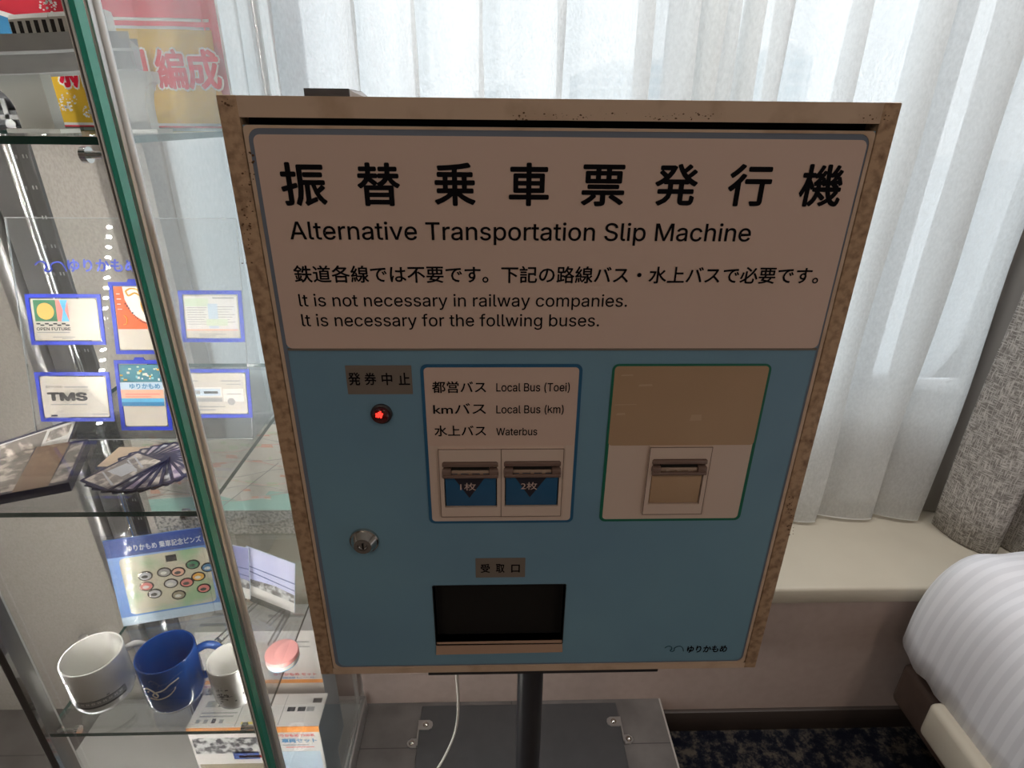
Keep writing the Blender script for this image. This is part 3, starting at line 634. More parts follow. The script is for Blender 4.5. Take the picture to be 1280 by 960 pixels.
# duvet: soft rounded slab laid over the mattress, corner towards the camera full and wrinkled
vs = []; fs = []; NU, NV = 120, 90
x0, x1, y0, y1 = 0.924, 2.45, -1.75, 0.50
for j in range(NV+1):
    for i in range(NU+1):
        u = i/NU; v = j/NV
        x = x0+(x1-x0)*(u**1.7); y = y1-(y1-y0)*(v**1.7)
        dx_ = x-x0; dy_ = y1-y; r = 0.11
        if dx_ < r and dy_ < r:      # square corner of the grid rolled onto a quarter disc
            a, c = r-dx_, r-dy_; sq = max(a, c)/r; hh = max(math.hypot(a, c), 1e-9)
            d = r-sq*r; x = x0+r-a/hh*sq*r; y = y1-r+c/hh*sq*r
        else: d = min(dx_, dy_)
        d = max(d, 0.0)
        t = min(d/0.17, 1.0); prof = max(0, 1-(1-t)**3.0)**0.34
        top = 0.60+0.012*math.sin(x*5+1)*math.sin(y*4)
        zb = 0.262+0.02*min(1, max(0, (y-0.0)/0.4))
        z = zb+(top-zb)*prof
        wr_ = (1-t)*0.9+0.1
        n_ = math.sin(38*y+9*x+3*math.sin(14*x))*0.5+math.sin(21*x-33*y+2.5*math.sin(19*y))*0.5
        n2_ = math.sin(70*y+30*x)*math.sin(47*x-20*y+2)+0.6*math.sin(95*y-40*x)
        z += (0.0085*n_+0.0045*n2_)*wr_*math.exp(-((x-0.96)/0.20)**2)
        vs.append((x, y, z))
for j in range(NV):
    for i in range(NU): fs.append((j*(NU+1)+i, (j+1)*(NU+1)+i, (j+1)*(NU+1)+i+1, j*(NU+1)+i+1))
b = MB(); b.add(vs, fs); dv = b.build('duvet', M['duvet'], bed, smooth=80)
so = dv.modifiers.new('thickness', 'SOLIDIFY'); so.thickness = 0.02; so.offset = -1

# ------------------------------------------------------------------ the glass showcase
GX, GL, GY, GB = -0.408, -0.735, 0.028, 0.50
FLX = -1.062
case = empty('glass_showcase', (-0.735, 0.26, 0.0), 'tall aluminium framed glass showcase with green edged panes and glass shelves', 'display case')
b = MB()
b.box(FLX-0.02, GX-0.006, GY-0.012, GB, 0.0006, 0.045, 0, bev=0.003)
b.box(GX-0.006, GX+0.002, GY-0.012, GB+0.004, 0.0006, 0.052, 1, bev=0.002); b.box(GX-0.020, GX-0.012, GY-0.012, GB, 0.044, 0.050, 1)
b.box(FLX-0.02, GX, GB-0.006, GB+0.004, 0.044, 0.052, 1); b.box(FLX-0.02, GX, GY-0.014, GY-0.004, 0.044, 0.052, 1)
M['plinth'] = mat('pale_grey_plinth', (0.46, 0.45, 0.43), 0.5)
b.build('plinth', [M['plinth'], M['alu']], case)
def post(x0, x1, y0, y1, name, mt):
    q = MB(); q.box(x0, x1, y0, y1, 0.045, 2.0, 0, bev=0.0025); return q.build(name, mt, case)
q = MB(); q.box(GX-0.012, GX-0.0008, GY+0.008, GY+0.0285, 0.045, 2.0, 0, bev=0.001); q.cyl((GX-0.002, GY+0.019, 0.045), (GX-0.002, GY+0.019, 2.0), 0.0045, n=14, m=1); fp = q.build('corner_post', [M['alu'], M['pale_trim']], case)
mp_ = post(GL-0.010, GL+0.010, GY-0.006, GY+0.018, 'middle_post', M['alu_dark'])
lp_ = post(FLX-0.012, FLX+0.012, GY-0.006, GY+0.018, 'middle_post', M['alu_dark'])
q = MB(); q.cyl((GX-0.016, GB-0.014, 0.047), (GX-0.016, GB-0.014, 2.0), 0.0055, n=14); q.build('rear_post', M['alu'], case)
for xx in (GL, FLX):
    q = MB(); q.box(xx-0.008, xx+0.008, GB-0.02, GB-0.006, 0.047, 0.30, 0, bev=0.002); q.build('rear_post', M['alu'], case)
q = MB(); q.box(FLX-0.02, GX, GY-0.012, GB, 1.995, 2.03, bev=0.003); q.build('top_frame', M['alu'], case)
# panes: box of clear glass with green cut edges
def pane(x0, x1, y0, y1, z0, z1, name, axis, me=None):
    vs = [(x, y, z) for z in (z0, z1) for y in (y0, y1) for x in (x0, x1)]
    q = MB(); fs = {'z0': (0, 2, 3, 1), 'z1': (4, 5, 7, 6), 'y0': (0, 1, 5, 4), 'y1': (2, 6, 7, 3), 'x0': (0, 4, 6, 2), 'x1': (1, 3, 7, 5)}
    for k, f in fs.items(): q.add(vs, [f], 0 if k[0] == axis else 1)
    return q.build(name, [M['glass'], me or M['glass_edge']], case, smooth=0)
pane(GL+0.012, GX-0.0046, GY-0.0135, GY-0.0075, 0.055, 1.99, 'front_door', 'y', M['glass'])
q = MB(); q.box(GX-0.0045, GX+0.0005, GY-0.013, GY-0.0005, 0.055, 1.99, 0); q.box(GX-0.0062, GX-0.0047, GY-0.0150, GY-0.0075, 0.055, 1.99, 2); q.box(GX-0.0076, GX-0.0068, GY-0.0148, GY-0.0136, 0.055, 1.99, 1); q.box(GX-0.0090, GX-0.0082, GY-0.0148, GY-0.0136, 0.055, 1.99, 2)
q.build('door_edge', [M['glass_edge'], M['alu_dark'], M['pale_trim']], case, smooth=0)
pane(FLX+0.014, GL-0.014, GY-0.003, GY+0.003, 0.055, 1.99, 'front_door', 'y', M['glass'])
pane(GX-0.006, GX-0.001, GY+0.028, GB-0.003, 0.055, 1.99, 'side_pane', 'x', M['glass'])
def shelf(x0, x1, z, y1=GB-0.01):
    o = pane(x0, x1, GY-0.004, y1, z-0.007, z, 'glass_shelf', 'z', M['glass_edge_dark'])
    for cx in (x0+0.005, x1-0.006):
        for cy in (GY+0.012, y1-0.03):
            q = MB(); q.cyl((cx, cy, z-0.0165), (cx+(0.026 if cx < (x0+x1)/2 else -0.026), cy, z-0.0165), 0.0035, n=12); q.cyl((cx+(0.024 if cx < (x0+x1)/2 else -0.024), cy, z-0.0165), (cx+(0.030 if cx < (x0+x1)/2 else -0.030), cy, z-0.0165), 0.0075, n=14)
            q.cyl((cx, cy, z-0.0135), (cx, cy, z-0.0072), 0.006, n=12); q.build('shelf_pin', M['chrome'], o)
SH = (1.431, 1.013, 0.611)
for z in SH: shelf(GL+0.004, GX-0.007, z)
shelf(FLX+0.004, GL-0.004, SH[0])
# upright rail that carries the shelves at the left of the bay, pierced with pairs of slots
UY = 0.336
q = MB(); q.box(GL-0.006, GL+0.003, UY-0.012, UY, 0.047, 1.985, 0, bev=0.002); q.cyl((GL-0.003, UY-0.012, 0.047), (GL-0.003, UY-0.012, 1.985), 0.004, n=12, m=0); q.box(GL-0.004, GL+0.019, UY, UY+0.006, 0.047, 1.985, 1)
for k in range(40):
    z = 0.30+k*0.042
    for dx in (0.007, 0.012): q.box(GL+dx, GL+dx+0.0016, UY-0.0006, UY+0.0004, z, z+0.005, 2)
sr = q.build('slotted_upright', [M['chrome'], M['alu_dark'], M['alu']], case)
def led_strip(x, y, z0, z1, par):
    q = MB(); q.box(x-0.006, x+0.006, y-0.003, y+0.002, z0, z1, 0); n = int((z1-z0)/0.018)
    for k in range(n):
        z = z0+0.009+k*0.018; q.box(x-0.0022, x+0.0022, y+0.002, y+0.0032, z-0.0022, z+0.0022, 1)
    q.build('led_strip', [M['frame_white'], M['led']], par, smooth=0)
led_strip(GL, GY+0.0212, 0.08, 1.95, mp_); led_strip(FLX, GY+0.0212, 0.08, 1.95, lp_); led_strip(GX-0.0185, GY+0.0315, 0.08, 1.40, fp)

# ---- top shelf: poster hanging behind, elevated railway model
PY = 0.512
P_ = [paper('poster_red', (0.72, 0.06, 0.09)), paper('poster_yellow', (0.86, 0.58, 0.07)), paper('poster_white', (0.85, 0.85, 0.82)), paper('poster_blue', (0.08, 0.30, 0.55)), paper('poster_navy', (0.05, 0.08, 0.16))]
def px_(px, py): p = atY(px, py, PY); return p.x, p.z
xr_, zb_ = px_(299, 165)
zt_p = 1.78
zones = []
def wave(x, z): return PY-0.004+0.0035*math.sin(x*31+z*7)+0.0025*math.sin(x*70)
def zone(x0, x1, z0, z1, k, lift=0.0):
    zones.append((x0, x1, z0, z1, k, lift))
yx0, yx1 = xr_-0.70, px_(275, 100)[0]; yz0, yz1 = px_(200, 154)[1], px_(200, 37)[1]
zone(xr_-0.74, xr_, zb_, zt_p, 0); zone(xr_-0.74, xr_, zb_, zb_+0.0025, 2, .0004)
zone(xr_-0.0035, xr_, zb_, zt_p, 2, .0004); zone(yx0-0.004, yx1+0.004, yz0-0.004, yz1+0.004, 2, .0004); zone(yx0, yx1, yz0, yz1, 1, .0008)
zone(xr_-0.72, yx1, px_(200, 26)[1]-0.001, px_(200, 23)[1], 2, .0004)
q = MB()
for (a, c, z0, z1, k, lf) in zones:
    n = max(2, int((c-a)/0.012)); vs = []; fs = []
    for (z) in (z0, (z0+z1)/2, z1):
        for i in range(n+1):
            x = a+(c-a)*i/n; vs.append((x, wave(x, z)-lf, z))
    for r in range(2):
        for i in range(n): fs.append((r*(n+1)+i, r*(n+1)+i+1, (r+1)*(n+1)+i+1, (r+1)*(n+1)+i))
    q.add(vs, fs, k)
po = q.build('poster', P_, smooth=60); so = po.modifiers.new('thickness', 'SOLIDIFY'); so.thickness = 0.0003
tag(po, 'red and yellow printed cloth poster hanging behind the top glass shelf', 'poster')
M['poster_ink'] = paper('poster_red_ink', (0.66, 0.02, 0.05), 0.2)
for (ch, x0, x1, y0, y1) in (('新', 78, 116, 62, 112), ('型', 150, 194, 63, 112), ('編', 201, 238, 62, 112), ('成', 238, 280, 62, 112)):
    a = px_(x0, (y0+y1)/2); c = px_(x1, (y0+y1)/2); zb2 = px_(200, y1)[1]; zt2 = px_(200, y0)[1]
    q = MB(); q.text(ch, (a[0]-0.003, PY-0.0145, zb2-0.003), X1, Z1, c[0]-a[0]+0.006, zt2-zb2+0.006, 0.075); h_ = q.build('character_outline', P_[2], po, smooth=0)
    q = MB(); q.text(ch, (a[0], PY-0.0148, zb2), X1, Z1, c[0]-a[0], zt2-zb2, 0.03); q.build('character', M['poster_ink'], h_, smooth=0)
# printed train front at the left and white blossom sprinkles
def disc_poly(cx, cz, rx, rz, n=20): return [(cx+rx*math.cos(2*math.pi*i/n), cz+rz*math.sin(2*math.pi*i/n)) for i in range(n)]
q = MB(); a = px_(0, 20); c = px_(42, 55); q.prism([(a[0]-0.1, c[1]-0.04), (c[0]-0.01, c[1]-0.04), (c[0], c[1]), (c[0]-0.004, a[1]-0.008), (c[0]-0.03, a[1]), (a[0]-0.1, a[1]+0.012)], (0, PY-0.0142, 0), X1, Z1, 0.0002, 0)
q.prism([(a[0]-0.1, a[1]+0.012), (c[0]-0.03, a[1]), (c[0]-0.004, a[1]-0.008), (c[0]-0.004, a[1]-0.0005), (c[0]-0.035, a[1]+0.008), (a[0]-0.1, a[1]+0.024)], (0, PY-0.0146, 0), X1, Z1, 0.0002, 1); q.build('printed_train', [P_[3], P_[2]], po, smooth=0)
random.seed(3)
for (cx, cy, rr, n) in ((68, 10, 11, 34), (92, 128, 12, 46), (118, 140, 8, 30)):
    q = MB()
    for k in range(n):
        t = random.random()*6.28; r = rr*math.sqrt(random.random()); p = px_(cx+r*math.cos(t), cy+r*math.sin(t)); s_ = 0.0006+0.0016*random.random()
        q.prism(disc_poly(p[0], p[1], s_, s_*0.8, 7), (0, PY-0.0147, 0), X1, Z1, 0.0002)
    q.build('blossom_print', P_[2], po, smooth=0)

M['model_grey'] = mat('matt_concrete_grey', (0.36, 0.36, 0.36), 0.7, c2=(0.33, 0.33, 0.33), scale=60)
M['model_pale'] = mat('pale_concrete_pier', (0.62, 0.63, 0.60), 0.65)
M['train_silver'] = mat('silver_train_shell', (0.66, 0.65, 0.62), 0.4, metal=0.1)
M['train_glass'] = mat('black_train_window', (0.02, 0.02, 0.022), 0.2)
vr = empty('railway_viaduct_model', (-0.48, 0.14, SH[0]), 'grey model viaduct on flared white piers under the toy train', 'scale model')
RY = 0.12
ctrl = [(-0.64, RY-0.008, 1.488), (-0.565, RY+0.0, 1.488), (-0.51, RY+0.006, 1.4905), (-0.470, RY+0.015, 1.494), (-0.437, RY+0.028, 1.496)]
def bar(path, prof, m=0, q=None):
    q = q or MB(); n = len(prof); vs = []; fs = []
    for i, p in enumerate(path):
        a = Vector(path[min(i+1, len(path)-1)])-Vector(path[max(i-1, 0)]); a.z = 0; a.normalize(); w = Vector((a.y, -a.x, 0))
        for (u, z) in prof: vs.append(Vector(p)+w*u+Vector((0, 0, z)))
    for i in range(len(path)-1):
        for k in range(n): fs.append((i*n+k, (i+1)*n+k, (i+1)*n+(k+1) % n, i*n+(k+1) % n))
    fs += [list(range(n)), [(len(path)-1)*n+k for k in range(n)][::-1]]
    return q.add(vs, fs, m)
rail = smooth_path(ctrl, 6)
q = bar(rail, [(0.026, -0.004), (0.028, 0.012), (0.036, 0.014), (0.036, 0.0285), (0.033, 0.0285), (0.033, 0.021), (-0.033, 0.021), (-0.033, 0.0285), (-0.036, 0.0285), (-0.036, 0.014), (-0.028, 0.012), (-0.026, -0.004)])
gb = q.build('guideway_beam', M['model_grey'], vr, smooth=30)
q = MB()
for i in (7, 17):
    p = Vector(rail[i]); a = (Vector(rail[i+1])-Vector(rail[i-1])); a.z = 0; a.normalize(); w = Vector((a.y, -a.x, 0))
    f0 = p+w*0.0362; q = MB(); q.box(f0.x-0.0007, f0.x+0.0007, f0.y-0.0006, f0.y+0.0006, p.z+0.014, p.z+0.0285); q.build('beam_joint', M['train_glass'], gb, smooth=0)
def pier(x0, x1, side, cy, wt, h):
    """pier with a straight shaft x0..x1 and a curved arm on one side"""
    z0 = SH[0]+0.0042; q = MB()
    arm = []
    for k in range(8):
        t = k/7; arm.append(((1-math.cos(t*math.pi/2))*wt, h*(0.30+0.52*math.sin(t*math.pi/2))))
    if side < 0: poly = [(x0, 0), (x1, 0), (x1, h)]+[(x0-wt, h)]+[(x0-a, z) for a, z in arm[::-1]]
    else: poly = [(x0, 0), (x1, 0)]+[(x1+a, z) for a, z in arm]+[(x1+wt, h), (x0, h)]
    q.prism(poly, (0, cy+0.008, z0), X1, Z1, 0.016); q.box(x0-0.010, x1+0.010, cy-0.016, cy+0.016, SH[0]+0.0002, z0+0.0002)
    return q.build('pier', M['model_pale'], vr, smooth=30)
pier(-0.553, -0.519, -1, RY+0.0, 0.030, 0.0515)
a_ = atY(152, 150, RY+0.01); b_ = atY(182, 150, RY+0.01)
pier(a_.x, b_.x, 1, RY+0.026, 0.012, 0.056)
# toy train of two cars running on it
tt = empty('toy_train', (-0.50, RY, 1.51), 'small silver toy train with dark windows on the model viaduct', 'toy train')
tp_ = [(-0.529+0.083*k/12, RY-0.004+0.014*(k/12)**1.4, 1.5075+0.008*k/12) for k in range(13)]
for (i0, i1) in ((0, 5), (5, 12)):
    seg = tp_[i0:i1+1]; seg[-1] = tuple(Vector(seg[-1])*0.97+Vector(seg[-2])*0.03)
    q = bar(seg, [(0.011, 0.002), (0.012, 0.006), (0.012, 0.024), (0.009, 0.028), (-0.009, 0.028), (-0.012, 0.024), (-0.012, 0.002)]); cr = q.build('car_body', M['train_silver'], tt, smooth=30)
    q = MB(); n = 5 if i0 == 0 else 7
    for k in range(n):
        t = (k+0.35)/n; j = t*(len(seg)-1); a_ = Vector(seg[int(j)]); b_ = Vector(seg[min(int(j)+1, len(seg)-1)]); p = a_.lerp(b_, j-int(j)); d_2 = (b_-a_); d_2.z = 0
        if d_2.length == 0: continue
        d_2.normalize(); w = Vector((d_2.y, -d_2.x, 0)); f0 = p+w*0.0121
        q.slab([f0+d_2*-0.0019+Vector((0, 0, 0.011)), f0+d_2*0.0019+Vector((0, 0, 0.011)), f0+d_2*0.0019+Vector((0, 0, 0.022)), f0+d_2*-0.0019+Vector((0, 0, 0.022))], 0.0006)
    q.build('window_band', M['train_glass'], cr, smooth=0)
# dark model engine behind the left pier
b0 = atY(14, 146, 0.2); en = empty('model_locomotive', (b0.x, 0.21, SH[0]), 'black model vehicle half hidden behind the left white pier', 'scale model')
q = MB(); q.box(b0.x-0.04, b0.x+0.036, 0.20, 0.235, SH[0]+0.006, SH[0]+0.022, bev=0.002); q.box(b0.x-0.035, b0.x+0.02, 0.203, 0.232, SH[0]+0.022, SH[0]+0.045, bev=0.006, seg=3)
q.build('car_body', M['black_plastic'], en)
q = MB(); q.box(b0.x-0.012, b0.x+0.036, 0.1985, 0.2, SH[0]+0.012, SH[0]+0.017); q.box(b0.x-0.006, b0.x-0.001, 0.1985, 0.2, SH[0]+0.013, SH[0]+0.034); q.build('grey_trim', M['model_grey'], en, smooth=0)
q = MB()
for k in range(3): q.cyl((b0.x-0.03+0.028*k, 0.198, SH[0]+0.0063), (b0.x-0.03+0.028*k, 0.236, SH[0]+0.0063), 0.006, n=14)
q.build('wheel_set', M['train_glass'], en)

# ---- middle shelf: acrylic card stand with six blue bordered cards
S2 = SH[1]
AP, AN = Vector((0, 0.19, S2+0.004)), Vector((0, 1, -0.26)).normalized()
AU = Vector((0, 0.26, 1)).normalized()
def AS(px, py, off=0.0): return hit(px, py, AP-AN*off, AN)
M['blue_border'] = mat('royal_blue_border', (0.035, 0.06, 0.50), 0.35)
M['card_white'] = mat('glossy_cream_card', (0.60, 0.55, 0.48), 0.25)
st = empty('card_display_stand', (-0.565, 0.20, S2), 'clear acrylic panel on the middle glass shelf holding six blue bordered cards', 'display stand')
tl, br = AS(15, 272), AS(308, 545)
ax0, ax1 = -0.728, -0.417
topv = (tl-AP).dot(AU)
def AL(x, v, off=0.0): return Vector((x, AP.y, AP.z))+AU*v-AN*off
q = MB(); q.slab([AL(ax0, 0), AL(ax1, 0), AL(ax1, topv), AL(ax0, topv)], 0.003)
q.slab([AL(ax0, 0.0), AL(ax0, 0.0)+Vector((0, 0.09, -0.002)), AL(ax1, 0.0)+Vector((0, 0.09, -0.002)), AL(ax1, 0.0)], 0.0025)
q.build('acrylic_sheet', M['acryl'], st, smooth=0)
q = MB()
for (p, r) in ((AL(ax0, topv), AL(ax1, topv)), (AL(ax0, 0), AL(ax0, topv)), (AL(ax1, 0), AL(ax1, topv)), (AL(ax0, 0.001), AL(ax1, 0.001))): q.tube([p-AN*0.0003, r-AN*0.0003], 0.0007, 6)
M['acryl_edge'] = mat('bright_acrylic_edge', (0.72, 0.74, 0.74), 0.15, trans=0.5)
q.build('polished_edge', M['acryl_edge'], st)
M['logo_blue'] = mat('blue_logo_print', (0.05, 0.08, 0.52), 0.4)
def av(px, py): p = AS(px, py); return p.x, (p-AP).dot(AU)
a = av(46, 341); c = av(82, 325)
q = MB(); gull(q, AL(a[0], a[1], 0.0008), X1, AU, c[0]-a[0], c[1]-a[1], 0.0011, -AN); q.build('gull_mark', M['logo_blue'], st)
a = av(86, 340); c = av(172, 324)
q = MB(); q.text('ゆりかもめ', AL(a[0], a[1], 0.0010), X1, AU, c[0]-a[0], c[1]-a[1], 0.03); q.build('lettering', M['logo_blue'], st, smooth=0)
C_ = {}
for nm, c in (('orange', (0.80, 0.13, 0.04)), ('ocher', (0.78, 0.40, 0.06)), ('green', (0.05, 0.19, 0.10)), ('sun', (0.88, 0.42, 0.12)), ('sky', (0.12, 0.42, 0.66)), ('rose', (0.74, 0.22, 0.20)), ('ink', (0.02, 0.02, 0.025)), ('pale_green', (0.60, 0.70, 0.52)), ('pale_blue', (0.50, 0.62, 0.74)), ('teal', (0.07, 0.22, 0.28)), ('salmon', (0.78, 0.42, 0.30)), ('grey', (0.30, 0.30, 0.30)), ('mid_blue', (0.06, 0.22, 0.42)), ('cyan', (0.25, 0.55, 0.62)), ('khaki', (0.30, 0.26, 0.18)), ('white', (0.72, 0.70, 0.66)), ('red', (0.65, 0.03, 0.05)), ('purple', (0.30, 0.10, 0.36)), ('deep_blue', (0.03, 0.07, 0.28)), ('yellow', (0.80, 0.66, 0.12)), ('silver', (0.50, 0.50, 0.52)), ('aqua', (0.36, 0.62, 0.56)), ('pink', (0.78, 0.36, 0.34))):
    C_[nm] = mat('print_'+nm, c, 0.4)
def card(corners, label, draw, tabd=False):
    """corners: px of outer blue border TL, TR, BR, BL on the stand"""
    uv = [av(*p) for p in corners]
    x0 = (uv[0][0]+uv[3][0])/2; x1 = (uv[1][0]+uv[2][0])/2; v0 = (uv[2][1]+uv[3][1])/2; v1 = (uv[0][1]+uv[1][1])/2
    bw = 0.0052
    f = MB(); f.ring([(x0, v0), (x1, v0), (x1, v1), (x0, v1)], [(x0+bw, v0+bw), (x1-bw, v0+bw), (x1-bw, v1-bw), (x0+bw, v1-bw)], Vector((0, AP.y, AP.z))-AN*0.0004, X1, AU, 0.0012)
    if tabd: f.prism([(x0+(x1-x0)*0.38, v1), (x0+(x1-x0)*0.60, v1), (x0+(x1-x0)*0.57, v1+0.004), (x0+(x1-x0)*0.41, v1+0.004)], Vector((0, AP.y, AP.z))-AN*0.0004, X1, AU, 0.0012)
    fr = f.build('pocket_border', M['blue_border'], st, smooth=0)
    org = AL((x0+x1)/2, (v0+v1)/2, 0.001)
    e = empty('transit_card', org, label, 'card', None)
    i0, i1, j0, j1 = x0+bw*1.25, x1-bw*1.25, v0+bw*1.25, v1-bw*1.25
    f = MB(); f.prism(rrect(i0, i1, j0, j1, 0.003), Vector((0, AP.y, AP.z))-AN*0.0006, X1, AU, 0.0007); base = f.build('card_body', M['card_white'], e, smooth=0)
    W_, H_ = i1-i0, j1-j0; O_ = Vector((0, AP.y, AP.z))-AN*0.00135
    lay = [0]
    def poly(pts, mt, name='print'):
        lay[0] += 1; g_ = MB(); g_.prism([(i0+W_*x, j0+H_*y) for x, y in pts], O_-AN*(0.00008*lay[0]), X1, AU, 0.00006); g_.build(name, C_[mt], base, smooth=0)
    def rect(a, b2, c2, d2, mt, name='print'): poly([(a, b2), (c2, b2), (c2, d2), (a, d2)], mt, name)
    def txt(t, a, b2, w, h, mt='ink', bold=0.0, name='lettering'):
        lay[0] += 1; g_ = MB(); g_.text(t, Vector((i0+W_*a, 0, 0))+O_+AU*(j0+H_*b2)-AN*(0.00008*lay[0]+0.0001), X1, AU, W_*w, H_*h, bold); g_.build(name, C_[mt], base, smooth=0)
    def line(pts, r, mt, name='print'):
        g_ = MB(); g_.tube([Vector((i0+W_*x, 0, 0))+O_+AU*(j0+H_*y)-AN*0.0006 for x, y in smooth_path(pts, 5)], r, 6); g_.build(name, C_[mt], base)
    draw(poly, rect, txt, line); return e
def ell(cx, cy, rx, ry, n=20): return [(cx+rx*math.cos(2*math.pi*k/n), cy+ry*math.sin(2*math.pi*k/n)) for k in range(n)]
def d1(poly, rect, txt, line):
    rect(.04, .46, .38, .97, 'green'); poly(ell(.21, .70, .13, .20), 'sun'); rect(.38, .46, .56, .97, 'rose'); poly([(.44, .97), (.56, .97), (.51, .72), (.56, .46), (.44, .46), (.48, .72)], 'sky')
    for k in range(4): rect(.05+.13*k, .385, .11+.13*k, .42, 'ink'); rect(.11+.13*k, .35, .17+.13*k, .385, 'ink')
    txt('OPEN FUTURE', .05, .24, .52, .075, 'ink', .02); rect(.05, .18, .55, .205, 'grey'); rect(.28, .07, .62, .09, 'grey'); rect(.42, .03, .58, .05, 'grey')
def d2(poly, rect, txt, line):
    rect(0, .33, 1, 1, 'orange'); poly(ell(.62, .95, .38, .40, 24)[12:]+[(1, .95)], 'white') if False else poly([(.22, 1), (.25, .80), (.40, .58), (.65, .46), (.9, .42), (1, .42), (1, 1)], 'white')
    line([(.30, .93), (.36, .86), (.52, .90), (.66, .86), (.60, .95), (.42, .97), (.30, .93)], .0011, 'ocher', 'rope_knot'); line([(.62, .95), (.74, .99), (.84, .93), (.80, .84), (.68, .86)], .0011, 'ocher', 'rope_knot'); line([(.70, .84), (.66, .72), (.72, .60), (.82, .62), (.82, .74), (.76, .86)], .0011, 'ocher', 'rope_knot')
    rect(.64, .80, .80, .83, 'ocher', 'rope_knot'); rect(.65, .75, .79, .78, 'ocher', 'rope_knot')
    random.seed(5)
    for k in range(16): x = .24+.04*k; y = .72-.30*math.sin(min(1, k/12)*1.5); rect(x, y, x+.02+.02*random.random(), y+.012+.02*random.random(), 'ink')
    for k in range(4): rect(.07, .88-.08*k, .16+.02*(k % 2), .895-.08*k, 'white')
    line([(.16, .40), (.24, .42), (.26, .50), (.20, .55)], .0006, 'ocher', 'print')
def d3(poly, rect, txt, line):
    rect(.02, .20, .98, .97, 'white'); rect(.02, .74, .46, .92, 'pale_green'); rect(.44, .22, .62, .80, 'pale_blue')
    for k in range(8): rect(.05, .70-.055*k, .42-.03*(k % 3), .712-.055*k, 'grey')
    for k in range(7): rect(.62, .72-.06*k, .94-.05*(k % 3), .733-.06*k, 'grey')
    rect(.40, .28, .80, .44, 'pale_green'); rect(.02, .165, .98, .20, 'salmon'); rect(.55, .92, .95, .95, 'grey'); rect(.25, .07, .75, .09, 'grey'); rect(.25, .03, .55, .05, 'grey')
def d4(poly, rect, txt, line):
    txt('BEYOND', .08, .72, .25, .06, 'ink'); rect(.36, .73, .72, .765, 'grey')
    txt('TMS', .08, .40, .62, .22, 'ink', .05); rect(.12, .30, .68, .33, 'grey'); rect(.10, .02, .20, .06, 'ink'); rect(.74, .06, .98, .08, 'grey')
def d5(poly, rect, txt, line):
    rect(0, .72, 1, 1, 'teal'); random.seed(11)
    for k in range(26): x, y = random.random()*.9, .74+.22*random.random(); rect(x, y, x+.03+.06*random.random(), y+.02+.02*random.random(), random.choice(['white', 'pale_green', 'cyan', 'ocher']))
    rect(0, .60, 1, .72, 'pale_blue'); txt('ゆりかもめ', .22, .615, .72, .085, 'mid_blue', .03); rect(0, .46, 1, .60, 'salmon'); rect(.10, .52, .92, .535, 'rose'); rect(.10, .48, .7, .492, 'rose'); rect(0, .40, 1, .46, 'sky'); rect(0, .335, 1, .40, 'mid_blue')
def d6(poly, rect, txt, line):
    rect(.06, .80, .26, .83, 'grey'); rect(.62, .80, .92, .83, 'grey'); rect(.70, .72, .92, .74, 'grey'); rect(.12, .42, .62, .66, 'white'); rect(.14, .45, .60, .62, 'pale_blue'); rect(.20, .49, .28, .58, 'grey'); rect(.34, .50, .56, .56, 'ink')
    rect(.12, .30, .62, .39, 'grey'); rect(.64, .30, .96, .62, 'white'); poly(ell(.76, .30, .06, .09, 14), 'grey'); rect(.70, .48, .92, .50, 'grey'); rect(.20, .16, .66, .19, 'grey'); rect(.24, .08, .50, .11, 'grey')
card([(32, 368), (125, 367), (134, 430), (40, 432)], 'cream card in the upper row with an orange sun on green printing', d1)
card([(136, 353), (196, 352), (208, 441), (146, 444)], 'tall orange card in the upper row with a knotted rope drawing', d2, True)
card([(220, 363), (303, 363), (306, 427), (232, 428)], 'pale green and blue printed card behind the side glass, upper row', d3)
card([(44, 466), (138, 464), (143, 526), (52, 527)], 'cream card in the lower row with bold black stepped letters', d4)
card([(144, 451), (208, 449), (216, 537), (152, 538)], 'tall card in the lower row with salmon and blue bands', d5, True)
card([(220, 462), (312, 460), (316, 521), (226, 523)], 'white card with a grey bus picture behind the side glass', d6)

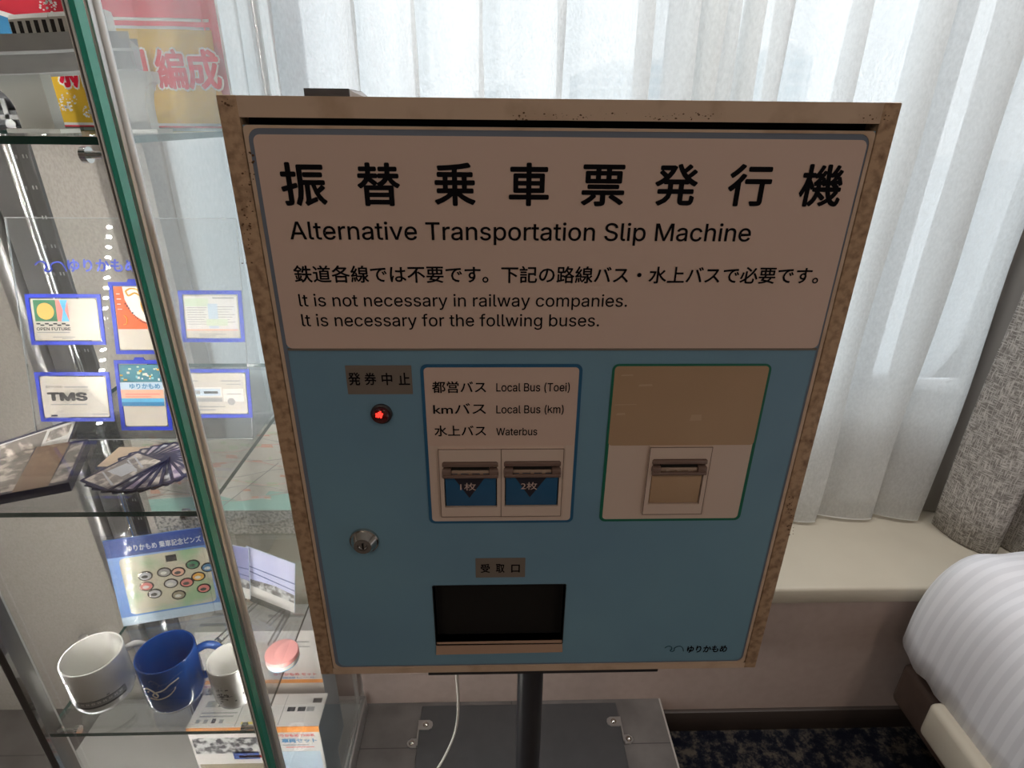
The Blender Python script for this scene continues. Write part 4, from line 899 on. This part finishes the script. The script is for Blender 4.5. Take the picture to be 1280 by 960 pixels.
# fan of photo cards
M['card_navy'] = mat('dark_navy_card_border', (0.018, 0.018, 0.05), 0.3)
PH = [mat('photo_silver_train', (0.55, 0.55, 0.54), 0.3, c2=(0.05, 0.05, 0.06), scale=70, lo=.42, hi=.58), mat('photo_dusk_track', (0.24, 0.21, 0.19), 0.3, c2=(0.66, 0.58, 0.50), scale=60, lo=.48, hi=.60), mat('photo_pale_deck', (0.52, 0.47, 0.42), 0.3, c2=(0.12, 0.10, 0.12), scale=55, lo=.45, hi=.58), mat('photo_violet_station', (0.26, 0.20, 0.30), 0.3, c2=(0.55, 0.48, 0.50), scale=65, lo=.45, hi=.6)]
pv = atZ(184, 584, S2+0.01)
NF = 22
for k in range(NF):
    th = math.radians(128-(128+116)*k/(NF-1))
    zb = S2+0.0006+0.0010*k
    d_2 = Vector((math.cos(th), math.sin(th), 0)); w_ = Vector((-d_2.y, d_2.x, 0)); L, Wd = 0.078, 0.054
    o_ = pv-d_2*0.010; o_.z = zb
    # tilt: the free end sinks towards the glass
    lab = 'front photo card of the fan, showing a train between rails' if k == NF-1 else 'dark bordered train photo card fanned out beneath the front card of the fan'
    e = empty('photo_card', (pv.x, pv.y, zb), lab, 'card', 'fan of train photo cards' if k < NF-1 else None)
    q = MB(); q.prism(rrect(0, L, -Wd/2, Wd/2, 0.003, 3), o_, d_2, w_, 0.0008); q.build('card_border', M['card_navy'], e, smooth=0)
    q = MB(); q.prism(rrect(0.004, L-0.004, -Wd/2+0.004, Wd/2-0.004, 0.001, 2), o_+Vector((0, 0, 0.00081)), d_2, w_, 0.00008); ph = q.build('photo_print', PH[k % 4], e, smooth=0)
    if k == NF-1:
        q = MB()
        for (a, b2, c2, d2_) in ((.010, -.020, .014, .016), (.020, -.018, .024, .018), (.052, -.02, .056, .02)):
            q.prism([(a, b2), (a+.002, b2), (c2+.012, d2_), (c2+.009, d2_)], o_+Vector((0, 0, 0.0009)), d_2, w_, 0.00006)
        q.prism([(.026, -.012), (.050, -.016), (.050, .012), (.030, .014)], o_+Vector((0, 0, 0.00092)), d_2, w_, 0.00006)
        q.build('train_print', C_['silver'], ph, smooth=0)
# plain beige slip lying under the fan, clear wrapped pack and a long ticket beside it
q = MB(); a = atZ(148, 560, S2); c = atZ(232, 566, S2)
q.box(a.x, c.x, 0.125, 0.176, S2+0.0001, S2+0.0005); o = q.build('paper_slip', mat('buff_paper', (0.60, 0.46, 0.33), 0.7), smooth=0); tag(o, 'plain buff paper slip lying under the fanned photo cards', 'paper')
fa, fb, fc, fd = [atZ(x, y, S2+0.014) for x, y in ((2, 569), (69, 558), (86, 603), (0, 622))]
k0 = empty('photo_pack', ((fa+fc)/2)[:2]+(S2,), 'clear wrapped black photo pack with a wide brown band', 'boxed goods')
hx = (fb-fa).normalized(); hy = (fb-fc).normalized(); hy = (hy-hx*hy.dot(hx)).normalized()
Wp = 0.108; Hp = (fb-fc).length
oo = Vector((fc.x, fc.y, S2+0.0005))-hx*Wp
q = MB(); q.slab([oo+Z1*0.0135, oo+hx*Wp+Z1*0.0135, oo+hx*Wp+hy*Hp+Z1*0.0135, oo+hy*Hp+Z1*0.0135], 0.0130); q.build('pack_body', M['card_navy'], k0, smooth=0)
q = MB(); q.prism([(0.012, .005), (Wp*0.46, .005), (Wp*0.42, Hp-.005), (0.010, Hp-.005)], oo+Z1*0.0136, hx, hy, 0.0001); q.prism([(Wp*0.80, .006), (Wp*0.97, .006), (Wp*0.96, Hp-.006), (Wp*0.83, Hp-.006)], oo+Z1*0.0136, hx, hy, 0.0001); q.build('photo_print', PH[1], k0, smooth=0)
q = MB(); q.prism([(Wp*0.46, 0), (Wp*0.80, 0), (Wp*0.80, Hp), (Wp*0.44, Hp)], oo+Z1*0.0138, hx, hy, 0.0004); q.build('brown_band', mat('brown_paper_band', (0.27, 0.17, 0.11), 0.5), k0, smooth=0)
q = MB(); q.slab([oo-hx*0.004-hy*.003+Z1*0.0152, oo+hx*(Wp+.016)-hy*.003+Z1*0.0150, oo+hx*(Wp+.014)+hy*(Hp+.010)+Z1*0.0150, oo-hx*.004+hy*(Hp+.008)+Z1*0.0152], 0.0002)
for t in range(6): q.tube([oo+hx*(Wp+.002+.002*t)+hy*(Hp*0.15*t)+Z1*0.0153, oo+hx*(Wp+.014)+hy*(Hp*0.15*t+.006)+Z1*0.0156], 0.0004, 5)
q.build('clear_wrapper', M['film'], k0, smooth=0)
ta, tb, tc_, td = [atZ(x, y, S2+0.03) for x, y in ((0, 540), (58, 522), (78, 537), (0, 566))]
k1 = empty('souvenir_ticket', (ta.x+0.03, tb.y, S2), 'long white navy edged ticket with a strip photo above the wrapped pack', 'ticket')
hx2 = (tb-ta).normalized(); hy2 = Vector((0.05, 0.75, 0.62)).normalized(); L2 = 0.10; H2 = 0.045
o2 = Vector((tc_.x, tc_.y, S2+0.0035))-hx2*L2
q = MB(); q.slab([o2, o2+hx2*L2, o2+hx2*L2+hy2*H2, o2+hy2*H2], 0.0015); q.build('ticket_border', M['card_navy'], k1, smooth=0)
N2 = hx2.cross(hy2).normalized()
q = MB(); q.prism([(.003, .004), (L2-.003, .004), (L2-.003, H2-.004), (.003, H2-.004)], o2+N2*0.0001, hx2, hy2, 0.0002); tk = q.build('ticket_face', C_['white'], k1, smooth=0)
q = MB(); q.prism([(.003, .012), (L2*.62, .012), (L2*.62, H2-.006), (.003, H2-.006)], o2+N2*0.0004, hx2, hy2, 0.0001); q.prism([(L2*.66, .020), (L2*.93, .020), (L2*.93, H2-.008), (L2*.66, H2-.008)], o2+N2*0.0004, hx2, hy2, 0.0001); q.build('photo_print', PH[1], tk, smooth=0)

# ---- lower shelf
S3 = SH[2]
# large map standing upright at the back
mx0, mx1 = -0.80, -0.452; MYY = 0.478
mz0, mz1 = S3+0.001, 0.885
M['map_paper'] = paper('map_paper', (0.74, 0.72, 0.66), 0.3)
mp = empty('wall_map', ((mx0+mx1)/2, MYY, S3), 'pastel railway map of the bay area standing upright at the back', 'map')
q = MB(); q.box(mx0, mx1, MYY, MYY+0.0015, mz0, mz1); mb_ = q.build('map_sheet', M['map_paper'], mp, smooth=0)
def mpx(px, py): p = atY(px, py, MYY); return p.x, p.z
zc = mpx(300, 638)[1]
q = MB(); q.box(mx0, mx1, MYY-0.0003, MYY-0.0001, mz0, zc); q.build('grey_reflection_strip', mat('grey_woven_reflection', (0.32, 0.31, 0.29), 0.6, c2=(0.10, 0.10, 0.10), scale=160, lo=.45, hi=.6), mb_, smooth=0)  # painted strip standing in for the woven grey reflection of wall and floor
q = MB(); q.prism([(mx0, zc), (mx1, zc), (mx1, zc+.028), (mx1-.03, zc+.020), (mx1-.05, zc+.045), (mx1-.09, zc+.050), (mx1-.11, zc+.030), (mx1-.16, zc+.026), (mx1-.2, zc+.04), (mx0, zc+.03)], (0, MYY-0.0003, 0), X1, Z1, 0.0001); q.build('sea_area', C_['aqua'], mb_, smooth=0)
q = MB(); random.seed(21)
for k in range(60):
    x = mx0+random.random()*(mx1-mx0-0.04); z = zc+0.03+random.random()*(mz1-zc-0.05); w = .006+.022*random.random(); h = .003+.008*random.random(); t = random.random()
    q.prism([(x, z), (x+w, z+h*(t-.5)), (x+w*.9, z+h*(t+.5)), (x+w*.1, z+h)], (0, MYY-0.0003-0.000004*k, 0), X1, Z1, 0.00005, k % 3)
q.build('district_print', [C_['salmon'], C_['pale_green'], C_['white']], mb_, smooth=0)
q = MB()
for k in range(9):
    z = zc+.035+.02*k; pts = [(mx0+(mx1-mx0)*t/7, MYY-0.0006, z+.010*math.sin(t*1.3+k*2.1)) for t in range(8)]; q.tube(smooth_path(pts, 4), 0.0005, 5, k % 2)
q.tube([(mx0+.15, MYY-0.0006, zc+.01), (mx1-.06, MYY-0.0006, zc+.12)], 0.0009, 5, 2)
q.build('railway_line_print', [C_['pink'], C_['grey'], C_['grey']], mb_)
# souvenir pin board in a clear bag, turned slightly
pb0 = atZ(146, 783, S3+0.001); pb1 = atZ(246, 766, S3+0.001)
hx = Vector((pb1.x-pb0.x, pb1.y-pb0.y, 0)); hx.normalize(); Wb = 0.170; nb = Vector((hx.y, -hx.x, 0)); Hb = 0.172
hyb = (Vector((0, 0, 1))-nb*0.16).normalized()
OB = Vector((pb0.x+0.012, pb0.y, S3+0.0008))
pn = empty('pin_badge_board', OB[:2]+(S3,), 'blue board of commemorative pin badges in a clear bag', 'souvenir')
q = MB(); q.slab([OB, OB+hx*Wb, OB+hx*Wb+hyb*Hb, OB+hyb*Hb], 0.003); q.build('board', mat('pale_blue_board', (0.10, 0.26, 0.66), 0.35, c2=(0.42, 0.52, 0.80), scale=7, lo=.4, hi=.7), pn, smooth=0)
bn = hx.cross(hyb).normalized()
def bpoly(pts, lift, mt, name, par, th=0.0002):
    g_ = MB(); g_.prism([(Wb*x, Hb*y) for x, y in pts], OB+bn*lift, hx, hyb, th); return g_.build(name, mt, par, smooth=0)
hdp = bpoly([(0, .80), (1, .80), (1, 1), (0, 1)], .0001, C_['deep_blue'], 'header_band', pn)
q = MB(); q.text('ゆりかもめ 乗車記念ピンズ !!', OB+bn*.0006+hx*(Wb*.20)+hyb*(Hb*.845), hx, hyb, Wb*.74, Hb*.075, .02); q.build('lettering', C_['white'], hdp, smooth=0)
q = MB(); q.prism([(Wb*x, Hb*y) for x, y in ((0, 0), (1, 0), (1, .10), (0, .10))], OB+bn*.0001, hx, hyb, .0002); q.build('footer_band', C_['pale_blue'], pn, smooth=0)
ins = bpoly(rrect(.10, .93, .12, .78, .05), .0002, mat('pin_map_backing', (0.60, 0.55, 0.42), 0.3, c2=(0.34, 0.50, 0.30), scale=16, lo=.45, hi=.62), 'map_backing', pn)
pins = [(.31, .55, 'silver'), (.30, .43, 'rose'), (.36, .33, 'silver'), (.49, .56, 'grey'), (.62, .54, 'salmon'), (.53, .42, 'silver'), (.68, .40, 'rose'), (.58, .27, 'khaki'), (.77, .60, 'green'), (.80, .45, 'ocher'), (.83, .30, 'rose'), (.91, .54, 'mid_blue'), (.58, .71, 'ink')]
M['pin_rim'] = mat('pewter_pin_rim', (0.25, 0.22, 0.20), 0.25, metal=0.9)
for k, (u, v, c) in enumerate(pins):
    e = empty('pin_badge', OB+bn*.0006+hx*(Wb*u)+hyb*(Hb*v), 'small oval enamel pin badge on the blue souvenir board' if k < 12 else 'square dark pin badge at the top middle of the souvenir board', 'badge', 'pin badges on the souvenir board' if k < 12 else None)
    rx, rz = (0.0118, 0.0094) if k < 12 else (0.0085, 0.0062)
    pl_ = [(Wb*u+a, Hb*v+b2) for a, b2 in (ell(0, 0, rx, rz, 22) if k < 12 else [(-rx, -rz), (rx, -rz), (rx, rz), (-rx, rz)])]
    pi_ = [(Wb*u+a, Hb*v+b2) for a, b2 in (ell(0, 0, rx*.8, rz*.78, 22) if k < 12 else [(-rx*.8, -rz*.8), (rx*.8, -rz*.8), (rx*.8, rz*.8), (-rx*.8, rz*.8)])]
    g_ = MB(); g_.prism(pl_, OB+bn*.0005, hx, hyb, .0014); g_.build('metal_rim', M['pin_rim'], e, smooth=0)
    g_ = MB(); g_.prism(pi_, OB+bn*.0019, hx, hyb, .0003); en_ = g_.build('enamel_face', C_[c], e, smooth=0)
    if k < 12: g_ = MB(); g_.prism([(Wb*u+a, Hb*v+b2) for a, b2 in ell(-.001, -.001, rx*.45, rz*.32, 12)], OB+bn*.0023, hx, hyb, .0002); g_.build('enamel_figure', C_['white' if k % 2 else 'ink'], en_, smooth=0)
q = MB(); q.slab([OB-hx*.004+bn*.006, OB+hx*(Wb+.010)+bn*.006, OB+hx*(Wb+.010)+hyb*(Hb+.012)+bn*.004, OB-hx*.006+hyb*(Hb+.014)+bn*.004], .0002)
q.tube([OB+hx*(Wb*.9)+bn*.0065, OB+hx*(Wb*.9)+hyb*(Hb+.01)+bn*.0055], .0006, 5); q.tube([OB-hx*.004+hyb*(Hb+.012)+bn*.005, OB+hx*(Wb*.5)+hyb*(Hb+.004)+bn*.006, OB+hx*(Wb)+hyb*(Hb+.012)+bn*.005], .0007, 5)
q.build('clear_bag', M['film'], pn, smooth=0)

# two photo cards standing on clear acrylic easels
def easel_card(bl, brr, hgt, label, flip):
    p0, p1 = atZ(*bl, S3+0.012), atZ(*brr, S3+0.012)
    h_ = Vector((p1.x-p0.x, p1.y-p0.y, 0)); L_ = h_.length; h_.normalize(); n_ = Vector((h_.y, -h_.x, 0)); u_ = (Vector((0, 0, 1))-n_*0.22).normalized()
    e = empty('photo_folder', (p0+h_*L_/2)[:2]+(S3,), label, 'card', None)
    N_ = h_.cross(u_).normalized()
    g_ = MB(); g_.slab([p0, p0+h_*L_, p0+h_*L_+u_*hgt, p0+u_*hgt], .0015); f_ = g_.build('card_body', C_['pale_blue'], e, smooth=0)
    def pp_(pts, lift, mt, nm): g2 = MB(); g2.prism([(L_*x, hgt*y) for x, y in pts], p0+N_*lift, h_, u_, .0001); g2.build(nm, mt, f_, smooth=0)
    pp_([(0, .30), (1, .22 if not flip else .30), (1, 1), (0, 1)], .0002, C_['purple'] if False else mat('dusk_sky_print', (0.16, 0.18, 0.44), 0.3, c2=(0.34, 0.36, 0.66), scale=9) if not flip else mat('lilac_sky_print', (0.46, 0.48, 0.80), 0.3, c2=(0.62, 0.66, 0.86), scale=9), 'sky_print')
    pp_([(0, .22), (1, .20), (1, .36), (.6, .40), (0, .34)], .0004, PH[0], 'skyline_print')
    pp_([(0, .60), (1, .58), (1, .605), (0, .625)], .0004, C_['deep_blue'], 'line_print')
    pp_([(0, .50), (1, .44), (1, .46), (0, .53)], .0004, C_['deep_blue'], 'line_print')
    pp_([(0, 0), (1, 0), (1, .20), (0, .22)], .0003, C_['white'], 'white_margin')
    g_ = MB(); g_.slab([p0+h_*.01+Vector((0, 0, -.011))-n_*-.004, p0+h_*(L_-.01)+Vector((0, 0, -.011))-n_*-.004, p0+h_*(L_-.01)-N_*.003+u_*hgt*.7, p0+h_*.01-N_*.003+u_*hgt*.7], .002)
    for t in (.25, .75): g_.cyl(p0+h_*L_*t+n_*-0.004+Vector((0, 0, -.0068)), p0+h_*L_*t+n_*(.035 if flip else .008)+Vector((0, 0, -.0068)), .0045, n=12)
    g_.build('acrylic_easel', M['acryl'], e, smooth=0)
easel_card((274, 741), (313, 749), .105, 'violet dusk skyline card on a clear easel beside the pin board', False)
easel_card((308, 742), (368, 766), .100, 'pale lilac skyline card on a clear easel behind the side glass', True)
# acrylic rods lying in front, round pink tin
q = MB(); a = atZ(274, 800, S3+.006); c = atZ(300, 776, S3+.006); q.cyl((a.x, a.y, S3+.0062), (c.x, c.y, S3+.0062), .006, n=16); q.cyl((a.x-.002, a.y-.004, S3+.0062), (a.x, a.y, S3+.0062), .0062, n=16); o = q.build('acrylic_rod', M['acryl']); tag(o, 'short clear acrylic rod lying behind the small white cup', 'display rod')
q = MB(); a = atZ(338, 806, S3+.006); c = atZ(358, 770, S3+.006); q.cyl((a.x, a.y, S3+.0062), (c.x, c.y, S3+.0062), .0055, n=16); o = q.build('acrylic_rod', M['acryl']); tag(o, 'clear acrylic rod lying next to the round pink tin', 'display rod')
tc0 = atZ(352, 815, S3+.018); tc0 = Vector((tc0.x, tc0.y, S3))
tn = empty('round_tin', tc0, 'round tin with pink lid and blue side behind the side glass', 'tin')
q = MB(); q.lathe([(0, .0004), (.026, .0004), (.0265, .002), (.0265, .013)], tc0, 36); q.build('tin_body', C_['sky'], tn)
q = MB(); q.lathe([(.0272, .011), (.0272, .0175), (.0262, .019), (0, .0195)], tc0, 36); q.build('lid', C_['pink'], tn)
q = MB(); q.lathe([(.0268, .003), (.0272, .004), (.0272, .009), (.0268, .010)], tc0, 36); q.build('white_band', C_['white'], tn)

# mugs
M['mug_white'] = mat('white_glazed_china', (0.74, 0.73, 0.69), 0.18, coat=0.5)
M['mug_blue'] = mat('cobalt_glazed_china', (0.010, 0.075, 0.34), 0.14, coat=0.6)
def mug(c, R, H, mt, name, label, handle=None, hs=1.0):
    e = empty(name, c, label, 'mug' if handle is not None else 'cup'); w = 0.0034
    q = MB(); q.lathe([(0, .0006), (R*.80, .0006), (R*.90, .003), (R*.985, .012), (R, .022), (R, H-.002), (R-.0008, H), (R-w+.0008, H), (R-w, H-.002), (R-w, .020), (R*.82, .008), (0, .006)], c, 48); q.build('mug_body', mt, e, smooth=50)
    if handle is not None:
        d = Vector((math.cos(handle), math.sin(handle), 0)); b_ = Vector(c)
        pts = [b_+d*(R-.002)+Z1*H*.82, b_+d*(R+.012*hs)+Z1*H*.86, b_+d*(R+.025*hs)+Z1*H*.72, b_+d*(R+.026*hs)+Z1*H*.50, b_+d*(R+.016*hs)+Z1*H*.28, b_+d*(R-.002)+Z1*H*.22]
        q = MB(); q.tube(smooth_path(pts, 6), .0052*hs, 12); q.build('handle', mt, e, smooth=60)
    return e
def wrap(c, R, fn, n, name, mt, par):
    """thin decoration on a mug wall from polygons in (angle, height)"""
    q = MB(); fn(q); q.build(name, mt, par, smooth=60)
def patch(q, c, R, a0, a1, z0, z1, lift=.0003, n=10, m=0):
    vs = []; fs = []
    for z in (z0, z1):
        for i in range(n+1): t = a0+(a1-a0)*i/n; vs.append((c[0]+(R+lift)*math.cos(t), c[1]+(R+lift)*math.sin(t), c[2]+z))
    for i in range(n): fs.append((i, i+1, n+1+i+1, n+1+i))
    q.add(vs, fs, m)
c1 = (-0.680, 0.090, S3); e1 = mug(c1, .0425, .0890, M['mug_white'], 'mug', 'large white mug with a grey train band round its foot', 0.55)
q = MB(); patch(q, c1, .0425, math.radians(188), math.radians(348), .0195, .0345, .0002, 30, 1); patch(q, c1, .0425, math.radians(190), math.radians(345), .0205, .0235, n=30); patch(q, c1, .0425, math.radians(190), math.radians(345), .034, .0352, n=30)
random.seed(2)
for k in range(15):
    a_ = math.radians(192+k*10); patch(q, c1, .0425, a_, a_+math.radians(8), .0235, .0325, n=3, m=1); patch(q, c1, .0425, a_+math.radians(1.2), a_+math.radians(3.6), .028, .0315, .0005, 2, 2); patch(q, c1, .0425, a_+math.radians(4.6), a_+math.radians(7), .028, .0315, .0005, 2, 2)
    if k % 3 == 0: patch(q, c1, .0425, a_, a_+math.radians(5), .0365, .0375+.003*random.random(), n=2, m=1)
q.build('train_band_print', [C_['ink'], C_['grey'], C_['white']], e1, smooth=60)
c2_ = (-0.567, 0.088, S3); e2 = mug(c2_, .0420, .0940, M['mug_blue'], 'mug', 'cobalt blue mug with a white gull line drawing', 0.42, 1.15)
def cyl_line(c, R, pts, r, mt, name, par):
    pp2 = [(c[0]+(R+.0004)*math.cos(a), c[1]+(R+.0004)*math.sin(a), c[2]+z) for a, z in pts]; q = MB(); q.tube(pp2, r, 6); q.build(name, mt, par)
def deg(l): return [(math.radians(a), z) for a, z in l]
cyl_line(c2_, .042, deg(smooth_path([(243, .058), (252, .064), (264, .060), (272, .051), (268, .046), (262, .050), (268, .056), (285, .060), (300, .068), (316, .072)], 6)), .0011, C_['white'], 'gull_drawing', e2)
cyl_line(c2_, .042, deg(smooth_path([(254, .044), (270, .042), (290, .046), (302, .053), (306, .058)], 6)), .0010, C_['white'], 'gull_drawing', e2)
cyl_line(c2_, .042, deg([(252, .0565), (255, .0575)]), .0009, C_['white'], 'gull_eye', e2)
c3 = (-0.472, 0.086, S3); e3 = mug(c3, .0330, .0790, M['mug_white'], 'teacup', 'small handleless white cup with a grey sketch beside the blue mug')
q = MB(); random.seed(9)
for k in range(60):
    a_ = math.radians(random.gauss(258, 13)); z = .036+random.gauss(0, .007)-abs(a_-math.radians(258))*.01; patch(q, c3, .033, a_, a_+math.radians(2+6*random.random()), z, z+.0008+.0024*random.random(), .0002+.000004*k, 2, k % 2)
for k in range(9):
    a_ = math.radians(312+k*3); z = .030+.0022*k; patch(q, c3, .033, a_, a_+math.radians(3), z, z+.004+.0012*k, .0003, 2, 0)
q.build('sketch_print', [C_['ink'], C_['grey']], e3, smooth=60)

# ---- boxed model trains at the bottom
M['box_white'] = mat('white_printed_carton', (0.66, 0.63, 0.60), 0.5)
M['box_side'] = mat('pale_blue_carton_side', (0.36, 0.44, 0.50), 0.5)
M['box_orange'] = mat('orange_carton_band', (0.80, 0.30, 0.06), 0.5)
BZ = 0.0462
def carton(x0, x1, y0, y1, z1, label, rows):
    e = empty('model_train_box', ((x0+x1)/2, (y0+y1)/2, BZ), label, 'boxed goods')
    q = MB(); q.box(x0, x1, y0, y1, BZ, z1, 0, bev=.0012); bd = q.build('carton', M['box_white'], e)
    q = MB(); q.box(x1, x1+.0004, y0+.001, y1-.001, BZ, z1-.002); q.build('side_print', M['box_side'], bd, smooth=0)
    for (kind, *a) in rows:
        if kind == 'f':   # front rectangle: u0,u1,v0,v1 (fractions of width; metres from the top)
            u0, u1, v0, v1, mt = a; q = MB(); q.box(x0+(x1-x0)*u0, x0+(x1-x0)*u1, y0-.0004, y0+.001, z1-v1, z1-v0); q.build('front_print', mt, bd, smooth=0)
        elif kind == 'ft':
            t, u0, u1, v0, v1, mt, bo = a; q = MB(); q.text(t, (x0+(x1-x0)*u0, y0-.0008, z1-v1), X1, Z1, (x1-x0)*(u1-u0), v1-v0, bo); q.build('front_lettering', mt, bd, smooth=0)
        elif kind == 't':  # top rectangle
            u0, u1, v0, v1, mt = a; q = MB(); q.box(x0+(x1-x0)*u0, x0+(x1-x0)*u1, y0+(y1-y0)*v0, y0+(y1-y0)*v1, z1-.001, z1+.0004); q.build('top_print', mt, bd, smooth=0)
    return e
ax, bx_ = -0.700, -0.4295
rA = [('f', 0, 1, .000, .0165, M['box_orange']), ('ft', 'ゆりかもめ 7300系', .66, .96, .021, .030, C_['red'], .03), ('ft', '車両セット', .70, .97, .035, .049, C_['mid_blue'], .05), ('f', .70, .90, .056, .0585, C_['grey']), ('f', .72, .94, .063, .0655, C_['rose']),
      ('f', .02, .60, .030, .080, PH[0]), ('f', .60, .64, .020, .25, C_['white']), ('f', .30, .50, .075, .10, C_['deep_blue']), ('f', .34, .60, .088, .095, C_['red']), ('f', .66, .98, .078, .19, C_['pale_blue']), ('ft', '27', .34, .40, .100, .113, C_['white'], .03), ('f', .02, .60, .115, .19, C_['khaki']),
      ('t', .07, .15, .62, .80, C_['grey']), ('t', .17, .22, .62, .80, C_['ink']), ('t', .40, .66, .10, .16, C_['yellow']), ('t', .06, .34, .42, .46, C_['grey']), ('t', .06, .32, .32, .36, C_['grey']), ('t', .72, .78, .45, .58, C_['ink']), ('t', .80, .86, .45, .58, C_['ink']), ('t', .87, .93, .45, .58, C_['grey']), ('t', .05, .08, .14, .25, C_['grey']), ('t', .11, .14, .14, .25, C_['grey']), ('t', .17, .20, .14, .27, C_['ink']), ('t', .23, .26, .14, .25, C_['grey']), ('t', .90, .97, .70, .84, C_['ink']), ('t', .36, .365, .05, .95, C_['grey']), ('t', .685, .69, .05, .95, C_['grey'])]
carton(ax, bx_, .245, .322, .302, 'white and orange model train carton in front, below the small cup', rA)
rB = [('ft', 'ゆりかもめ セット', .62, .96, .125, .134, C_['red'], .03), ('ft', '複線レール', .68, .95, .137, .144, C_['mid_blue'], .02), ('f', 0, 1, .147, .158, M['box_orange']), ('ft', '7300', .04, .14, .122, .136, C_['red'], .04), ('f', .03, .40, .170, .215, PH[0]), ('f', .04, .30, .225, .2275, C_['grey']), ('f', .03, .36, .165, .168, C_['purple']), ('t', .1, .5, .2, .3, C_['grey']), ('t', .6, .9, .5, .6, C_['grey']), ('t', .15, .4, .6, .7, C_['grey']), ('f', .62, .70, .05, .06, C_['grey']), ('f', .74, .95, .03, .034, C_['grey']), ('f', .76, .95, .045, .048, C_['grey'])]
carton(-0.722, -0.448, .350, .425, .458, 'larger white model train carton standing behind the orange edged one', rB)
